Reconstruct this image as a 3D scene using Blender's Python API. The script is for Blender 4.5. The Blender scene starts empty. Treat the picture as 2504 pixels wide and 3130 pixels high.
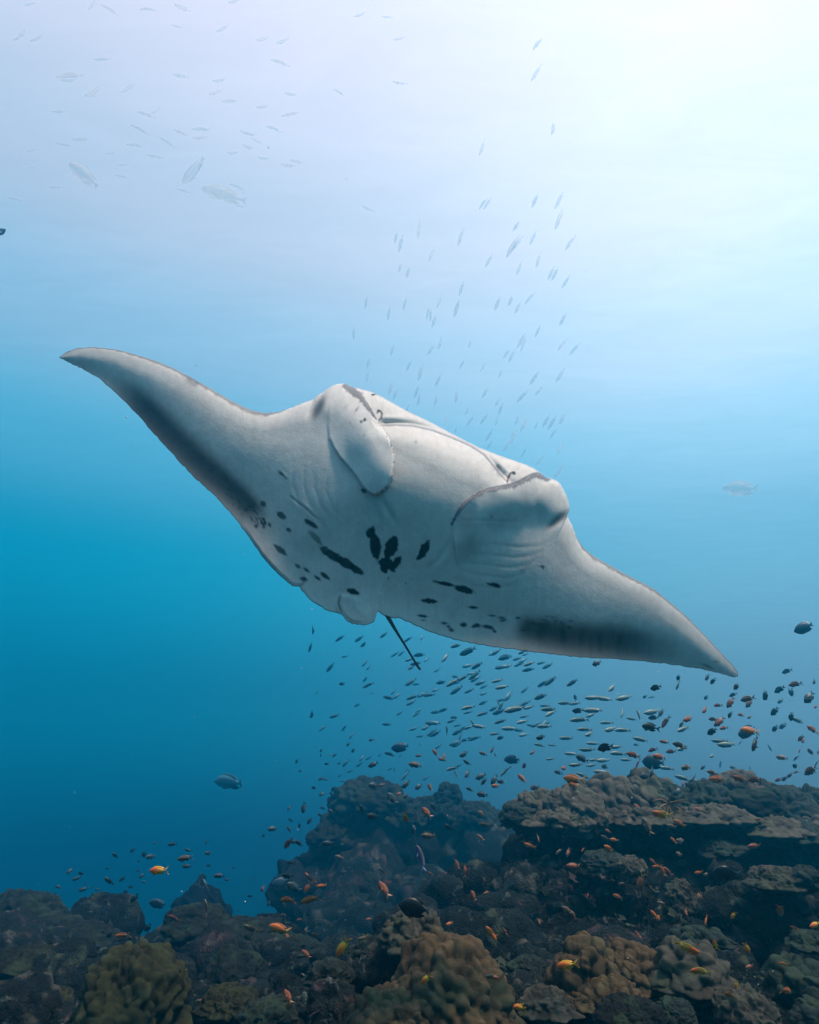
import bpy, bmesh, math, random
import numpy as np
from mathutils import Vector, Matrix, noise as mn

# ------------------------------------------------------------------ camera
S = bpy.context.scene
COL = S.collection
W, H = 2504.0, 3130.0
HF = math.radians(65.0)
F = (W / 2) / math.tan(HF / 2)            # focal length in photo pixels
PITCH = math.radians(20.0)
cd = bpy.data.cameras.new('camera')
cam = bpy.data.objects.new('camera', cd); COL.objects.link(cam)
cd.sensor_fit = 'HORIZONTAL'; cd.angle = HF
cd.clip_start = 0.05; cd.clip_end = 600
cam.location = (0, 0, 0); cam.rotation_euler = (math.pi / 2 + PITCH, 0, 0)
S.camera = cam
FW = Vector((0, math.cos(PITCH), math.sin(PITCH)))
UP = Vector((0, -math.sin(PITCH), math.cos(PITCH)))
RT = Vector((1, 0, 0))
def at(px, py, d):
    """point that stands d metres deep in front of the camera where the photo has pixel px, py"""
    return RT * ((px - W / 2) / F * d) + UP * ((H / 2 - py) / F * d) + FW * d

# ------------------------------------------------------------------ light field of the water
SUN_EL, SUN_AZ = 64.0, 124.0               # azimuth to the right of the view direction
sd = Vector((math.sin(math.radians(SUN_AZ)) * math.cos(math.radians(SUN_EL)),
             math.cos(math.radians(SUN_AZ)) * math.cos(math.radians(SUN_EL)),
             math.sin(math.radians(SUN_EL))))
wd = bpy.data.worlds.new('World'); S.world = wd; wd.use_nodes = True
nt = wd.node_tree; N = nt.nodes; L = nt.links; N.clear()
out = N.new('ShaderNodeOutputWorld'); bg = N.new('ShaderNodeBackground'); L.new(bg.outputs[0], out.inputs[0])
bg.inputs[1].default_value = 0.1
tc = N.new('ShaderNodeTexCoord')
sep = N.new('ShaderNodeSeparateXYZ'); L.new(tc.outputs['Generated'], sep.inputs[0])
mr = N.new('ShaderNodeMapRange'); mr.inputs[1].default_value = -1; mr.inputs[2].default_value = 1
L.new(sep.outputs[2], mr.inputs[0])
cr = N.new('ShaderNodeValToRGB'); L.new(mr.outputs[0], cr.inputs[0])
cr.color_ramp.interpolation = 'EASE'
WORLD = [(-1.0, (0.0, 0.004, 0.010)), (-0.35, (0.0, 0.006, 0.015)), (-0.14, (0.0, 0.020, 0.045)), (0.06, (0.0, 0.098, 0.152)), (0.25, (0.0, 0.205, 0.295)),
         (0.40, (0.06, 0.25, 0.335)), (0.54, (0.18, 0.265, 0.315)), (0.68, (0.285, 0.27, 0.27)), (0.85, (0.42, 0.32, 0.30)), (1.0, (0.52, 0.40, 0.36))]
e = cr.color_ramp.elements
while len(e) > 1: e.remove(e[0])
for i, (z, c) in enumerate(WORLD):
    k = e[0] if i == 0 else e.new((z + 1) / 2)
    k.position = (z + 1) / 2; k.color = (*c, 1)
WS = 17.9
sc = N.new('ShaderNodeVectorMath'); sc.operation = 'SCALE'; sc.inputs['Scale'].default_value = WS
L.new(cr.outputs[0], sc.inputs[0])
# bright glow through the surface, set apart from the sun lamp's direction
dt = N.new('ShaderNodeVectorMath'); dt.operation = 'DOT_PRODUCT'; dt.inputs[1].default_value = Vector((0.55, 0.62, 0.52)).normalized()
L.new(tc.outputs['Generated'], dt.inputs[0])
mx = N.new('ShaderNodeMath'); mx.operation = 'MAXIMUM'; mx.inputs[1].default_value = 0; L.new(dt.outputs['Value'], mx.inputs[0])
pw = N.new('ShaderNodeMath'); pw.operation = 'POWER'; pw.inputs[1].default_value = 6.0; L.new(mx.outputs[0], pw.inputs[0])
gl = N.new('ShaderNodeVectorMath'); gl.operation = 'SCALE'; gl.inputs[0].default_value = (5.7, 4.45, 3.9); L.new(pw.outputs[0], gl.inputs['Scale'])
ad = N.new('ShaderNodeVectorMath'); ad.operation = 'ADD'; L.new(sc.outputs[0], ad.inputs[0]); L.new(gl.outputs[0], ad.inputs[1])
# daylight sky, filtered by the surface: counts above the horizon only
sky = N.new('ShaderNodeTexSky'); sky.sky_type = 'NISHITA'; sky.sun_disc = False
sky.sun_elevation = math.radians(SUN_EL); sky.sun_rotation = math.radians(SUN_AZ)
up = N.new('ShaderNodeMapRange'); up.inputs[1].default_value = 0.3; up.inputs[2].default_value = 0.8
L.new(sep.outputs[2], up.inputs[0])
sk = N.new('ShaderNodeVectorMath'); sk.operation = 'SCALE'; L.new(sky.outputs[0], sk.inputs[0]); L.new(up.outputs[0], sk.inputs['Scale'])
a2 = N.new('ShaderNodeVectorMath'); a2.operation = 'ADD'; L.new(ad.outputs[0], a2.inputs[0]); L.new(sk.outputs[0], a2.inputs[1])
L.new(a2.outputs[0], bg.inputs[0])
# sun
sl = bpy.data.lights.new('sun', 'SUN'); sun = bpy.data.objects.new('sun', sl); COL.objects.link(sun)
sl.energy = 5.0; sl.angle = math.radians(6.0); sl.color = (1.0, 0.84, 0.68)
sun.rotation_euler = (-sd).to_track_quat('-Z', 'Y').to_euler()
# exposure
vs = S.view_settings
vs.view_transform = 'Standard'; vs.look = 'None'; vs.gamma = 1; vs.use_curve_mapping = False
vs.exposure = 0.35
cy = S.cycles
cy.max_bounces = 4; cy.diffuse_bounces = 2; cy.glossy_bounces = 1; cy.transmission_bounces = 2
cy.volume_bounces = 1; cy.transparent_max_bounces = 12
cy.use_denoising = True

# ------------------------------------------------------------------ the water itself
HAZE_D, HAZE_G = 0.052, 0.79
hm = bpy.data.materials.new('water volume'); hm.use_nodes = True
n2 = hm.node_tree.nodes; n2.clear()
ho = n2.new('ShaderNodeOutputMaterial'); pv = n2.new('ShaderNodeVolumePrincipled')
pv.inputs['Color'].default_value = (0.012, 0.36, 0.58, 1); pv.inputs['Density'].default_value = HAZE_D
pv.inputs['Anisotropy'].default_value = HAZE_G
pv.inputs['Absorption Color'].default_value = (0.25, 0.40, 0.7, 1)
hm.node_tree.links.new(pv.outputs[0], ho.inputs['Volume'])
bm = bmesh.new(); bmesh.ops.create_cube(bm, size=1)
me = bpy.data.meshes.new('haze'); bm.to_mesh(me); bm.free(); me.materials.append(hm)
hz = bpy.data.objects.new('haze', me); COL.objects.link(hz); hz['kind'] = 'stuff'
hz.scale = (60, 62, 24); hz.location = (0, 5, 2)        # z -9 .. 17

# ------------------------------------------------------------------ tools
def smooth(a, b, x):
    t = np.clip((x - a) / (b - a), 0, 1); return t * t * (3 - 2 * t)
def hsh(ix, iy, iz, s):
    n = (ix.astype(np.int64) * 374761393 + iy.astype(np.int64) * 668265263 + iz.astype(np.int64) * 2147483647 + s * 974711) & 0xFFFFFFFF
    n = ((n ^ (n >> 13)) * 1274126177) & 0xFFFFFFFF
    n = ((n ^ (n >> 15)) * 2246822519) & 0xFFFFFFFF
    return ((n ^ (n >> 16)) & 0xFFFFFF) / float(0xFFFFFF)
def vnoise(P, s=0):
    i = np.floor(P).astype(np.int64); f = P - i; f = f * f * f * (f * (f * 6 - 15) + 10)
    r = 0
    for dx in (0, 1):
        for dy in (0, 1):
            for dz in (0, 1):
                w = (f[:, 0] if dx else 1 - f[:, 0]) * (f[:, 1] if dy else 1 - f[:, 1]) * (f[:, 2] if dz else 1 - f[:, 2])
                r = r + w * hsh(i[:, 0] + dx, i[:, 1] + dy, i[:, 2] + dz, s)
    return r * 2 - 1
def fbm(P, o=4, s=0, g=0.5):
    r = 0; a = 1.0; t = 0
    for k in range(o):
        r = r + a * vnoise(P * (2.03 ** k), s + k * 7); t += a; a *= g
    return r / t
def worley(P, s=0):
    i = np.floor(P).astype(np.int64); f1 = np.full(len(P), 9.0); f2 = f1.copy(); cid = np.zeros(len(P))
    for dx in (-1, 0, 1):
        for dy in (-1, 0, 1):
            for dz in (-1, 0, 1):
                a, b, c = i[:, 0] + dx, i[:, 1] + dy, i[:, 2] + dz
                q = np.stack([a + hsh(a, b, c, s), b + hsh(a, b, c, s + 1), c + hsh(a, b, c, s + 2)], 1)
                d = np.sqrt(((q - P) ** 2).sum(1)); m = d < f1
                f2 = np.where(m, f1, np.minimum(f2, d)); cid = np.where(m, hsh(a, b, c, s + 3), cid); f1 = np.where(m, d, f1)
    return f1, f2, cid
def seg_dist(P, poly, closed=False):
    """distance to a polyline, and how far along it (0..1)"""
    Q = np.array(poly, float); n = len(Q); best = np.full(len(P), 1e9); par = np.zeros(len(P))
    sl_ = np.r_[0, np.cumsum(np.hypot(*np.diff(Q, axis=0).T))]
    for k in range(n if closed else n - 1):
        a, b = Q[k], Q[(k + 1) % n]; ab = b - a; l2 = (ab ** 2).sum() + 1e-9
        t = np.clip(((P - a) @ ab) / l2, 0, 1); d = np.hypot(*(P - a - t[:, None] * ab).T)
        m = d < best; best = np.where(m, d, best)
        if not closed: par = np.where(m, (sl_[k] + t * math.sqrt(l2)) / sl_[-1], par)
    return best, par
def inside(P, poly):
    Q = np.array(poly, float); r = np.zeros(len(P), bool)
    for k in range(len(Q)):
        (x1, y1), (x2, y2) = Q[k - 1], Q[k]
        if y1 == y2: continue
        r ^= ((y1 > P[:, 1]) != (y2 > P[:, 1])) & (P[:, 0] < (x2 - x1) * (P[:, 1] - y1) / (y2 - y1) + x1)
    return r
def sdist(P, poly):
    d, _ = seg_dist(P, poly, True); return np.where(inside(P, poly), d, -d)   # positive inside
def mesh_np(name, V, Fq, col=None, mats=(), smooth_=True):
    me = bpy.data.meshes.new(name)
    V = np.asarray(V, np.float32); Fq = np.asarray(Fq, np.int32); k = Fq.shape[1]
    me.vertices.add(len(V)); me.vertices.foreach_set('co', V.ravel())
    me.loops.add(Fq.size); me.loops.foreach_set('vertex_index', Fq.ravel())
    me.polygons.add(len(Fq)); me.polygons.foreach_set('loop_start', np.arange(0, Fq.size, k, dtype=np.int32))
    try: me.polygons.foreach_set('loop_total', np.full(len(Fq), k, np.int32))
    except Exception: pass
    me.update(calc_edges=True)
    if smooth_: me.polygons.foreach_set('use_smooth', np.ones(len(Fq), bool))
    if col is not None:
        ca = me.color_attributes.new('tint', 'FLOAT_COLOR', 'POINT')
        ca.data.foreach_set('color', np.c_[col, np.ones(len(col))].astype(np.float32).ravel())
    for m in mats: me.materials.append(m)
    return me
def link(name, me, parent=None, **kw):
    o = bpy.data.objects.new(name, me); COL.objects.link(o)
    if parent: o.parent = parent
    for k, v in kw.items():
        if v: o[k] = v
    return o
def mat(name, rough=0.6, spec=0.3, scale=20.0, var=0.25, bump=0.2, dist=0.01, tint=True, color=(1, 1, 1), scale2=None, speck=0.0):
    """procedural: painted colour of the animal or coral, times grain, with fine relief"""
    m = bpy.data.materials.new(name); m.use_nodes = True; n = m.node_tree.nodes; l = m.node_tree.links
    b = n['Principled BSDF']; b.inputs['Roughness'].default_value = rough; b.inputs['Specular IOR Level'].default_value = spec
    t = n.new('ShaderNodeTexCoord')
    no = n.new('ShaderNodeTexNoise'); no.inputs['Scale'].default_value = scale; no.inputs['Detail'].default_value = 6; no.inputs['Roughness'].default_value = 0.65
    l.new(t.outputs['Object'], no.inputs['Vector'])
    r = n.new('ShaderNodeMapRange'); r.inputs[1].default_value = 0.25; r.inputs[2].default_value = 0.75
    r.inputs[3].default_value = 1 - var; r.inputs[4].default_value = 1 + var
    l.new(no.outputs['Fac'], r.inputs[0])
    if tint:
        a = n.new('ShaderNodeAttribute'); a.attribute_name = 'tint'; src = a.outputs['Color']
    else:
        a = n.new('ShaderNodeRGB'); a.outputs[0].default_value = (*color, 1); src = a.outputs[0]
    v = n.new('ShaderNodeVectorMath'); v.operation = 'SCALE'; l.new(src, v.inputs[0]); l.new(r.outputs[0], v.inputs['Scale'])
    if speck:      # pale crusts of coralline algae in flecks and threads
        s1 = n.new('ShaderNodeTexNoise'); s1.inputs['Scale'].default_value = speck; s1.inputs['Detail'].default_value = 7; s1.inputs['Roughness'].default_value = 0.72; s1.inputs['Distortion'].default_value = 1.4
        l.new(t.outputs['Object'], s1.inputs['Vector'])
        s2 = n.new('ShaderNodeMapRange'); s2.inputs[1].default_value = 0.585; s2.inputs[2].default_value = 0.68; l.new(s1.outputs['Fac'], s2.inputs[0])
        s3 = n.new('ShaderNodeMix'); s3.data_type = 'RGBA'; s3.inputs['B'].default_value = (0.075, 0.085, 0.075, 1)
        l.new(s2.outputs[0], s3.inputs['Factor']); l.new(v.outputs[0], s3.inputs['A']); l.new(s3.outputs['Result'], b.inputs['Base Color'])
    else: l.new(v.outputs[0], b.inputs['Base Color'])
    n2_ = n.new('ShaderNodeTexNoise'); n2_.inputs['Scale'].default_value = scale2 or scale * 4; n2_.inputs['Detail'].default_value = 4
    l.new(t.outputs['Object'], n2_.inputs['Vector'])
    bp = n.new('ShaderNodeBump'); bp.inputs['Strength'].default_value = bump; bp.inputs['Distance'].default_value = dist
    l.new(n2_.outputs['Fac'], bp.inputs['Height']); l.new(bp.outputs[0], b.inputs['Normal'])
    return m

# ------------------------------------------------------------------ the water surface far above, rippled
def build_surface():
    n = 260; g = np.linspace(-1, 1, n); g = np.sign(g) * np.abs(g) ** 1.6 * 220
    X, Y = np.meshgrid(g, g + 20); P = np.stack([X.ravel() / 3.5, Y.ravel() / 1.6, np.zeros(n * n)], 1)
    Z = 14.9 + 0.18 * fbm(P, 4, 5) + 0.12 * vnoise(P * 3.1, 9)
    V = np.c_[X.ravel(), Y.ravel(), Z]; i = np.arange(n * n).reshape(n, n)
    Q = np.stack([i[:-1, :-1], i[:-1, 1:], i[1:, 1:], i[1:, :-1]], -1).reshape(-1, 4)
    m = bpy.data.materials.new('rippled water surface'); m.use_nodes = True; nn = m.node_tree.nodes; l = m.node_tree.links
    nn.remove(nn['Principled BSDF']); o = nn['Material Output']
    t = nn.new('ShaderNodeTexCoord'); mp = nn.new('ShaderNodeMapping'); mp.inputs['Scale'].default_value = (0.16, 0.5, 1)
    mp.inputs['Rotation'].default_value = (0, 0, 0.75)
    l.new(t.outputs['Object'], mp.inputs[0])
    no = nn.new('ShaderNodeTexNoise'); no.inputs['Scale'].default_value = 1.1; no.inputs['Detail'].default_value = 5; no.inputs['Distortion'].default_value = 1.2
    l.new(mp.outputs[0], no.inputs['Vector'])
    r = nn.new('ShaderNodeMapRange'); r.inputs[1].default_value = 0.35; r.inputs[2].default_value = 0.68; r.inputs[3].default_value = 0.94; r.inputs[4].default_value = 1.0
    l.new(no.outputs['Fac'], r.inputs[0])
    cb = nn.new('ShaderNodeCombineColor')
    for k in range(3): l.new(r.outputs[0], cb.inputs[k])
    tr = nn.new('ShaderNodeBsdfTransparent'); l.new(cb.outputs[0], tr.inputs[0]); l.new(tr.outputs[0], o.inputs['Surface'])
    link('water_surface', mesh_np('water_surface', V, Q, mats=[m]), kind='structure')
build_surface()

# ------------------------------------------------------------------ the reef
def mound(px, top, d, hw, ry, p=6.0):
    c = at(px, top, d); return (c.x, c.y, hw / F * d, ry, c.z, p)
MOUNDS = [mound(*a) for a in [
    # ridge on the right
    (1640, 2530, 6.6, 120, 0.8), (1780, 2480, 6.8, 190, 1.1), (1960, 2440, 7.1, 170, 1.2), (2090, 2480, 7.0, 200, 1.2), (2230, 2430, 7.2, 190, 1.2),
    (2400, 2500, 7.0, 200, 1.1), (2560, 2470, 7.2, 160, 1.1), (2800, 2480, 7.2, 260, 1.2),
    (1680, 2640, 5.9, 230, 0.6), (1950, 2610, 6.1, 300, 0.6), (2300, 2600, 6.1, 300, 0.6), (2600, 2600, 6, 260, 0.6),
    (1500, 2740, 5.5, 220, 0.5), (1800, 2720, 5.4, 260, 0.5), (2080, 2740, 5.0, 160, 0.45), (2350, 2710, 4.5, 180, 0.5), (2620, 2690, 4.3, 200, 0.5),
    (1580, 2850, 4.6, 240, 0.45), (1900, 2850, 4.5, 230, 0.4), (2100, 2840, 4.2, 200, 0.35), (1380, 2800, 5.2, 180, 0.5),
    # the far head in the middle
    (1130, 2450, 13.23, 95, 1.17, 5), (1270, 2500, 13.23, 190, 1.3), (1390, 2480, 13.5, 100, 1.17, 4), (1480, 2520, 12.69, 160, 1.17), (1000, 2600, 12.42, 95, 1.17, 9),
    (1200, 2620, 12.15, 280, 1.04, 8), (1080, 2720, 11.61, 150, 0.91, 8), (1350, 2700, 10.8, 250, 1.04),
    # lower reef on the left
    (60, 2800, 7.6, 160, 0.9, 3), (-200, 2800, 7.6, 200, 1.2), (250, 2850, 7.0, 200, 0.8), (420, 2900, 6.6, 160, 0.8, 4), (620, 2820, 7.0, 130, 0.7, 3), (790, 2830, 6.6, 160, 0.7, 4),
    (940, 2930, 6.0, 130, 0.6), (120, 2900, 5.6, 230, 0.6), (480, 2960, 5.2, 260, 0.5), (780, 2940, 5.2, 160, 0.5), (100, 3000, 4.4, 260, 0.5), (700, 3010, 4.4, 200, 0.45),
    (590, 2690, 11.5, 60, 0.9, 2.6), (545, 2740, 11.2, 70, 0.9, 3), (560, 2830, 11, 150, 1.0, 2.6), (-300, 2950, 4.5, 260, 0.8),
    # foreground
    (1240, 2840, 3.5, 75, 0.25, 3), (1200, 2900, 3.4, 150, 0.3, 4), (1370, 3010, 3.1, 190, 0.35, 4), (1020, 2990, 3.5, 170, 0.3), (1120, 3090, 2.9, 200, 0.3),
    (1480, 2930, 3.9, 170, 0.4), (1760, 2985, 3.5, 170, 0.3), (1960, 2990, 3.5, 150, 0.3), (1690, 3080, 3.0, 140, 0.2), (1890, 3090, 3.0, 160, 0.25),
    (2140, 2990, 3.4, 110, 0.25), (2300, 3090, 3.0, 130, 0.25), (2480, 3030, 3.3, 120, 0.3), (2480, 2890, 3.8, 110, 0.3), (2700, 2950, 3.5, 200, 0.4), (390, 3090, 3.3, 190, 0.35), (800, 3100, 3.3, 200, 0.35),
    (100, 3120, 3.2, 200, 0.4), (-200, 3100, 3.2, 250, 0.5)]]
def reef_z(X, Y):
    P = np.stack([X, Y, X * 0], 1)
    wx = fbm(P * 1.3, 3, 11) * 0.30; wy = fbm(P * 1.3, 3, 21) * 0.30
    far = np.clip((np.hypot(X, Y) - 2) / 8, 0.25, 1)
    wx, wy = wx * far * 1.3, wy * far * 1.3
    base = -2.3 - 0.5 * smooth(4, 12, Y) - 0.7 * smooth(0, -4, X) - 3.0 * smooth(11, 30, Y)
    z = base.copy()
    for cx, cy_, rx, ry, top, p in MOUNDS:
        r = np.sqrt(((X + wx - cx) / rx) ** 2 + ((Y + wy - cy_) / ry) ** 2)
        z = np.maximum(z, base + (top - base) / (1 + (r * 0.92) ** p))
    return z
def build_reef():
    na, nr = 780, 410
    A = np.radians(np.linspace(-48, 48, na)); R = 1.5 * (22 / 1.5) ** np.linspace(0, 1, nr)
    AA, RR = np.meshgrid(A, R); X = (RR * np.sin(AA)).ravel(); Y = (RR * np.cos(AA)).ravel()
    Z = reef_z(X, Y); P = np.stack([X, Y, Z], 1)
    fr = np.hypot(X, Y)
    # crags pushed out in all directions so that faces undercut
    k1 = np.stack([fbm(P * 2.2, 3, 31), fbm(P * 2.2, 3, 41), fbm(P * 2.2, 3, 51)], 1)
    am = np.clip(fr / 6, 0.35, 1)[:, None]
    P2 = P + k1 * np.array([0.30, 0.30, 0.14]) * am
    f1, f2, cid = worley(P2 * 3.2, 61)
    g1, g2, gid = worley(P2 * 9.0 + fbm(P2 * 5, 2, 3)[:, None] * 0.6, 71)
    rid = 1 - np.abs(fbm(P2 * 6, 4, 81))
    nrm = np.array([0, -0.45, 0.8])
    dsp = 0.13 * (0.55 - f1) * am[:, 0] + 0.055 * (0.5 - g1) + 0.05 * (rid - 0.75) + 0.018 * fbm(P2 * 34, 3, 91)
    P3 = P2 + dsp[:, None] * nrm + np.stack([fbm(P2 * 12, 3, 95), fbm(P2 * 12, 3, 96), 0 * X], 1) * 0.03
    # colours: dark turf rock, blotches of crust, pale rubble
    q = fbm(P3 * 1.7, 4, 101); q2 = fbm(P3 * 7, 4, 111); q3 = fbm(P3 * 20, 3, 121)
    base = np.array([0.045, 0.042, 0.034]); c = np.tile(base * np.array([0.8, 1.05, 1.1]), (len(X), 1))
    def mixc(c, col, m): return c + (np.array(col) - c) * m[:, None]
    c = mixc(c, (0.075, 0.085, 0.055), smooth(0.0, 0.35, q))
    c = mixc(c, (0.10, 0.055, 0.065), smooth(0.25, 0.5, q2) * 0.6)
    c = mixc(c, (0.17, 0.15, 0.12), smooth(0.15, 0.45, q3 + 0.5 * q2 - 0.25 * (gid > 0.5)) * 0.8)
    c = mixc(c, (0.30, 0.28, 0.25), smooth(0.40, 0.55, q3 + 0.35 * q2) * 0.8)
    c = c * (0.75 + 0.5 * gid[:, None]) * 0.038
    i = np.arange(na * nr).reshape(nr, na)
    Q = np.stack([i[:-1, :-1], i[:-1, 1:], i[1:, 1:], i[1:, :-1]], -1).reshape(-1, 4)
    m = mat('reef rock', 0.9, 0.1, 14, 0.6, 1.0, 0.03, scale2=45, speck=9)
    return link('reef_terrain', mesh_np('reef_terrain', P3, Q, c, [m]), kind='structure'), P3, c
reef, RP, RC = build_reef()
# wide sea floor under and beyond the reef
def build_floor():
    n = 120; g = np.linspace(-1, 1, n); g = np.sign(g) * np.abs(g) ** 1.5 * 24
    X, Y = np.meshgrid(g, g + 8); P = np.stack([X.ravel() / 4, Y.ravel() / 4, X.ravel() * 0], 1)
    Z = -8.2 + 0.8 * fbm(P, 4, 3)
    i = np.arange(n * n).reshape(n, n); Q = np.stack([i[:-1, :-1], i[:-1, 1:], i[1:, 1:], i[1:, :-1]], -1).reshape(-1, 4)
    link('sea_floor', mesh_np('sea_floor', np.c_[X.ravel(), Y.ravel(), Z], Q, mats=[mat('floor sand', 0.95, 0.1, 2.0, 0.3, 0.4, 0.05, tint=False, color=(0.06, 0.055, 0.045))]), kind='structure')
build_floor()
from mathutils.bvhtree import BVHTree
_ii = np.arange(780 * 410).reshape(410, 780)[::3, ::3]
_q = np.stack([_ii[:-1, :-1], _ii[:-1, 1:], _ii[1:, 1:], _ii[1:, :-1]], -1).reshape(-1, 4)
_used, _inv = np.unique(_q, return_inverse=True)
BVH = BVHTree.FromPolygons([tuple(v) for v in RP[_used].tolist()], _inv.reshape(-1, 4).tolist())
def hit_depth(px, py):
    v = at(px, py, 1.0); h = BVH.ray_cast(Vector((0, 0, 0)), v.normalized())
    return 99.0 if h[0] is None else h[3] / v.length

# ------------------------------------------------------------------ the manta ray
LEAD = [(180,1093),(204,1075),(233,1065),(285,1061),(349,1067),(401,1080),(471,1101),(529,1125),(581,1152),(639,1185),(691,1216),(738,1241),(772,1255),(813,1263),(854,1258),(894,1246),(923,1233),(958,1221),(970,1209),(986,1200),(1014,1180),(1030,1174),(1049,1172),(1060,1175),(1072,1181),(1107,1190),(1142,1200),(1171,1215),(1206,1235),(1252,1260),(1299,1282),(1351,1309),(1409,1340),(1467,1369),(1525,1392),(1583,1412),(1610,1421),(1635,1433),(1654,1446),(1670,1459),(1684,1463),(1699,1468),(1712,1478),(1722,1495),(1731,1513),(1737,1531),(1741,1548),(1740,1562),(1733,1575),(1740,1588),(1749,1606),(1755,1622),(1764,1645),(1783,1675),(1817,1701),(1864,1728),(1910,1754),(1956,1777),(2003,1803),(2049,1841),(2096,1881),(2136,1922),(2171,1959),(2212,2003),(2241,2035),(2255,2053),(2257,2067)]
TRAIL = [(180,1093),(222,1113),(257,1130),(303,1157),(349,1197),(390,1235),(442,1293),(494,1351),(541,1403),(599,1464),(651,1510),(703,1565),(743,1617),(784,1675),(800,1699),(829,1734),(864,1766),(893,1792),(904,1792),(912,1794),(916,1795),(925,1809),(957,1841),(997,1865),(1035,1875),(1041,1877),(1049,1885),(1060,1897),(1072,1905),(1092,1909),(1113,1911),(1130,1907),(1142,1902),(1146,1893),(1145,1885),(1143,1870),(1139,1858),(1152,1866),(1171,1880),(1190,1885),(1206,1890),(1212,1890),(1214,1886),(1241,1898),(1275,1914),(1322,1934),(1400,1958),(1458,1969),(1539,1981),(1620,1992),(1690,2000),(1771,2010),(1841,2013),(1951,2020),(2038,2029),(2119,2041),(2177,2052),(2223,2065),(2246,2071),(2257,2067)]
ANCH = [((180,1093),(180,1093)),((285,1061),(222,1113)),((401,1080),(303,1157)),((581,1152),(494,1351)),((738,1241),(651,1510)),((813,1263),(703,1565)),((958,1221),(800,1699)),((1049,1172),(904,1792)),((1142,1200),(997,1865)),((1252,1260),(1072,1905)),((1351,1309),(1145,1885)),((1409,1340),(1171,1880)),((1525,1392),(1241,1898)),((1635,1433),(1322,1934)),((1722,1495),(1458,1969)),((1755,1622),(1620,1992)),((1864,1728),(1771,2010)),((2003,1803),(1951,2020)),((2136,1922),(2119,2041)),((2241,2035),(2223,2065)),((2257,2067),(2257,2067))]
MD = 2.6
JAW = [(1150,1308),(1171,1303),(1217,1302),(1264,1305),(1322,1318),(1380,1340),(1438,1366),(1478,1392),(1507,1427),(1536,1462),(1554,1479),(1566,1484)]
LFIN = [(1049,1176),(1072,1184),(1096,1198),(1113,1218),(1130,1243),(1145,1268),(1160,1292),(1180,1322),(1196,1351),(1205,1378),(1208,1400),(1206,1432),(1199,1462),(1190,1485),(1177,1500),(1163,1511),(1150,1515),(1138,1513),(1120,1502),(1104,1485),(1090,1462),(1075,1442),(1058,1422),(1040,1402),(1022,1375),(1012,1355),(1004,1340),(1000,1300),(1000,1240),(1015,1200)]
RFIN_EDGE = [(1379,1600),(1388,1582),(1403,1556),(1418,1538),(1432,1526),(1452,1512),(1472,1502),(1495,1493),(1519,1488),(1548,1482),(1572,1476),(1592,1467),(1612,1456),(1628,1448),(1645,1446),(1660,1452),(1672,1460)]
def curve_at(C, t):
    C = np.array(C, float); s = np.r_[0, np.cumsum(np.hypot(*np.diff(C, axis=0).T))]
    t = np.atleast_1d(t); return np.stack([np.interp(t, s, C[:, 0]), np.interp(t, s, C[:, 1])], 1), s
def par_of(C, p):
    _, s = curve_at(C, 0); C = np.array(C, float); best = (1e9, 0)
    for k in range(len(C) - 1):
        a, ab = C[k], C[k + 1] - C[k]; t = min(1, max(0, ((np.array(p) - a) @ ab) / (ab @ ab))); d = np.hypot(*(np.array(p) - a - t * ab))
        if d < best[0] - 1e-6: best = (d, s[k] + t * (s[k + 1] - s[k]))
    return best[1]
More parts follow.
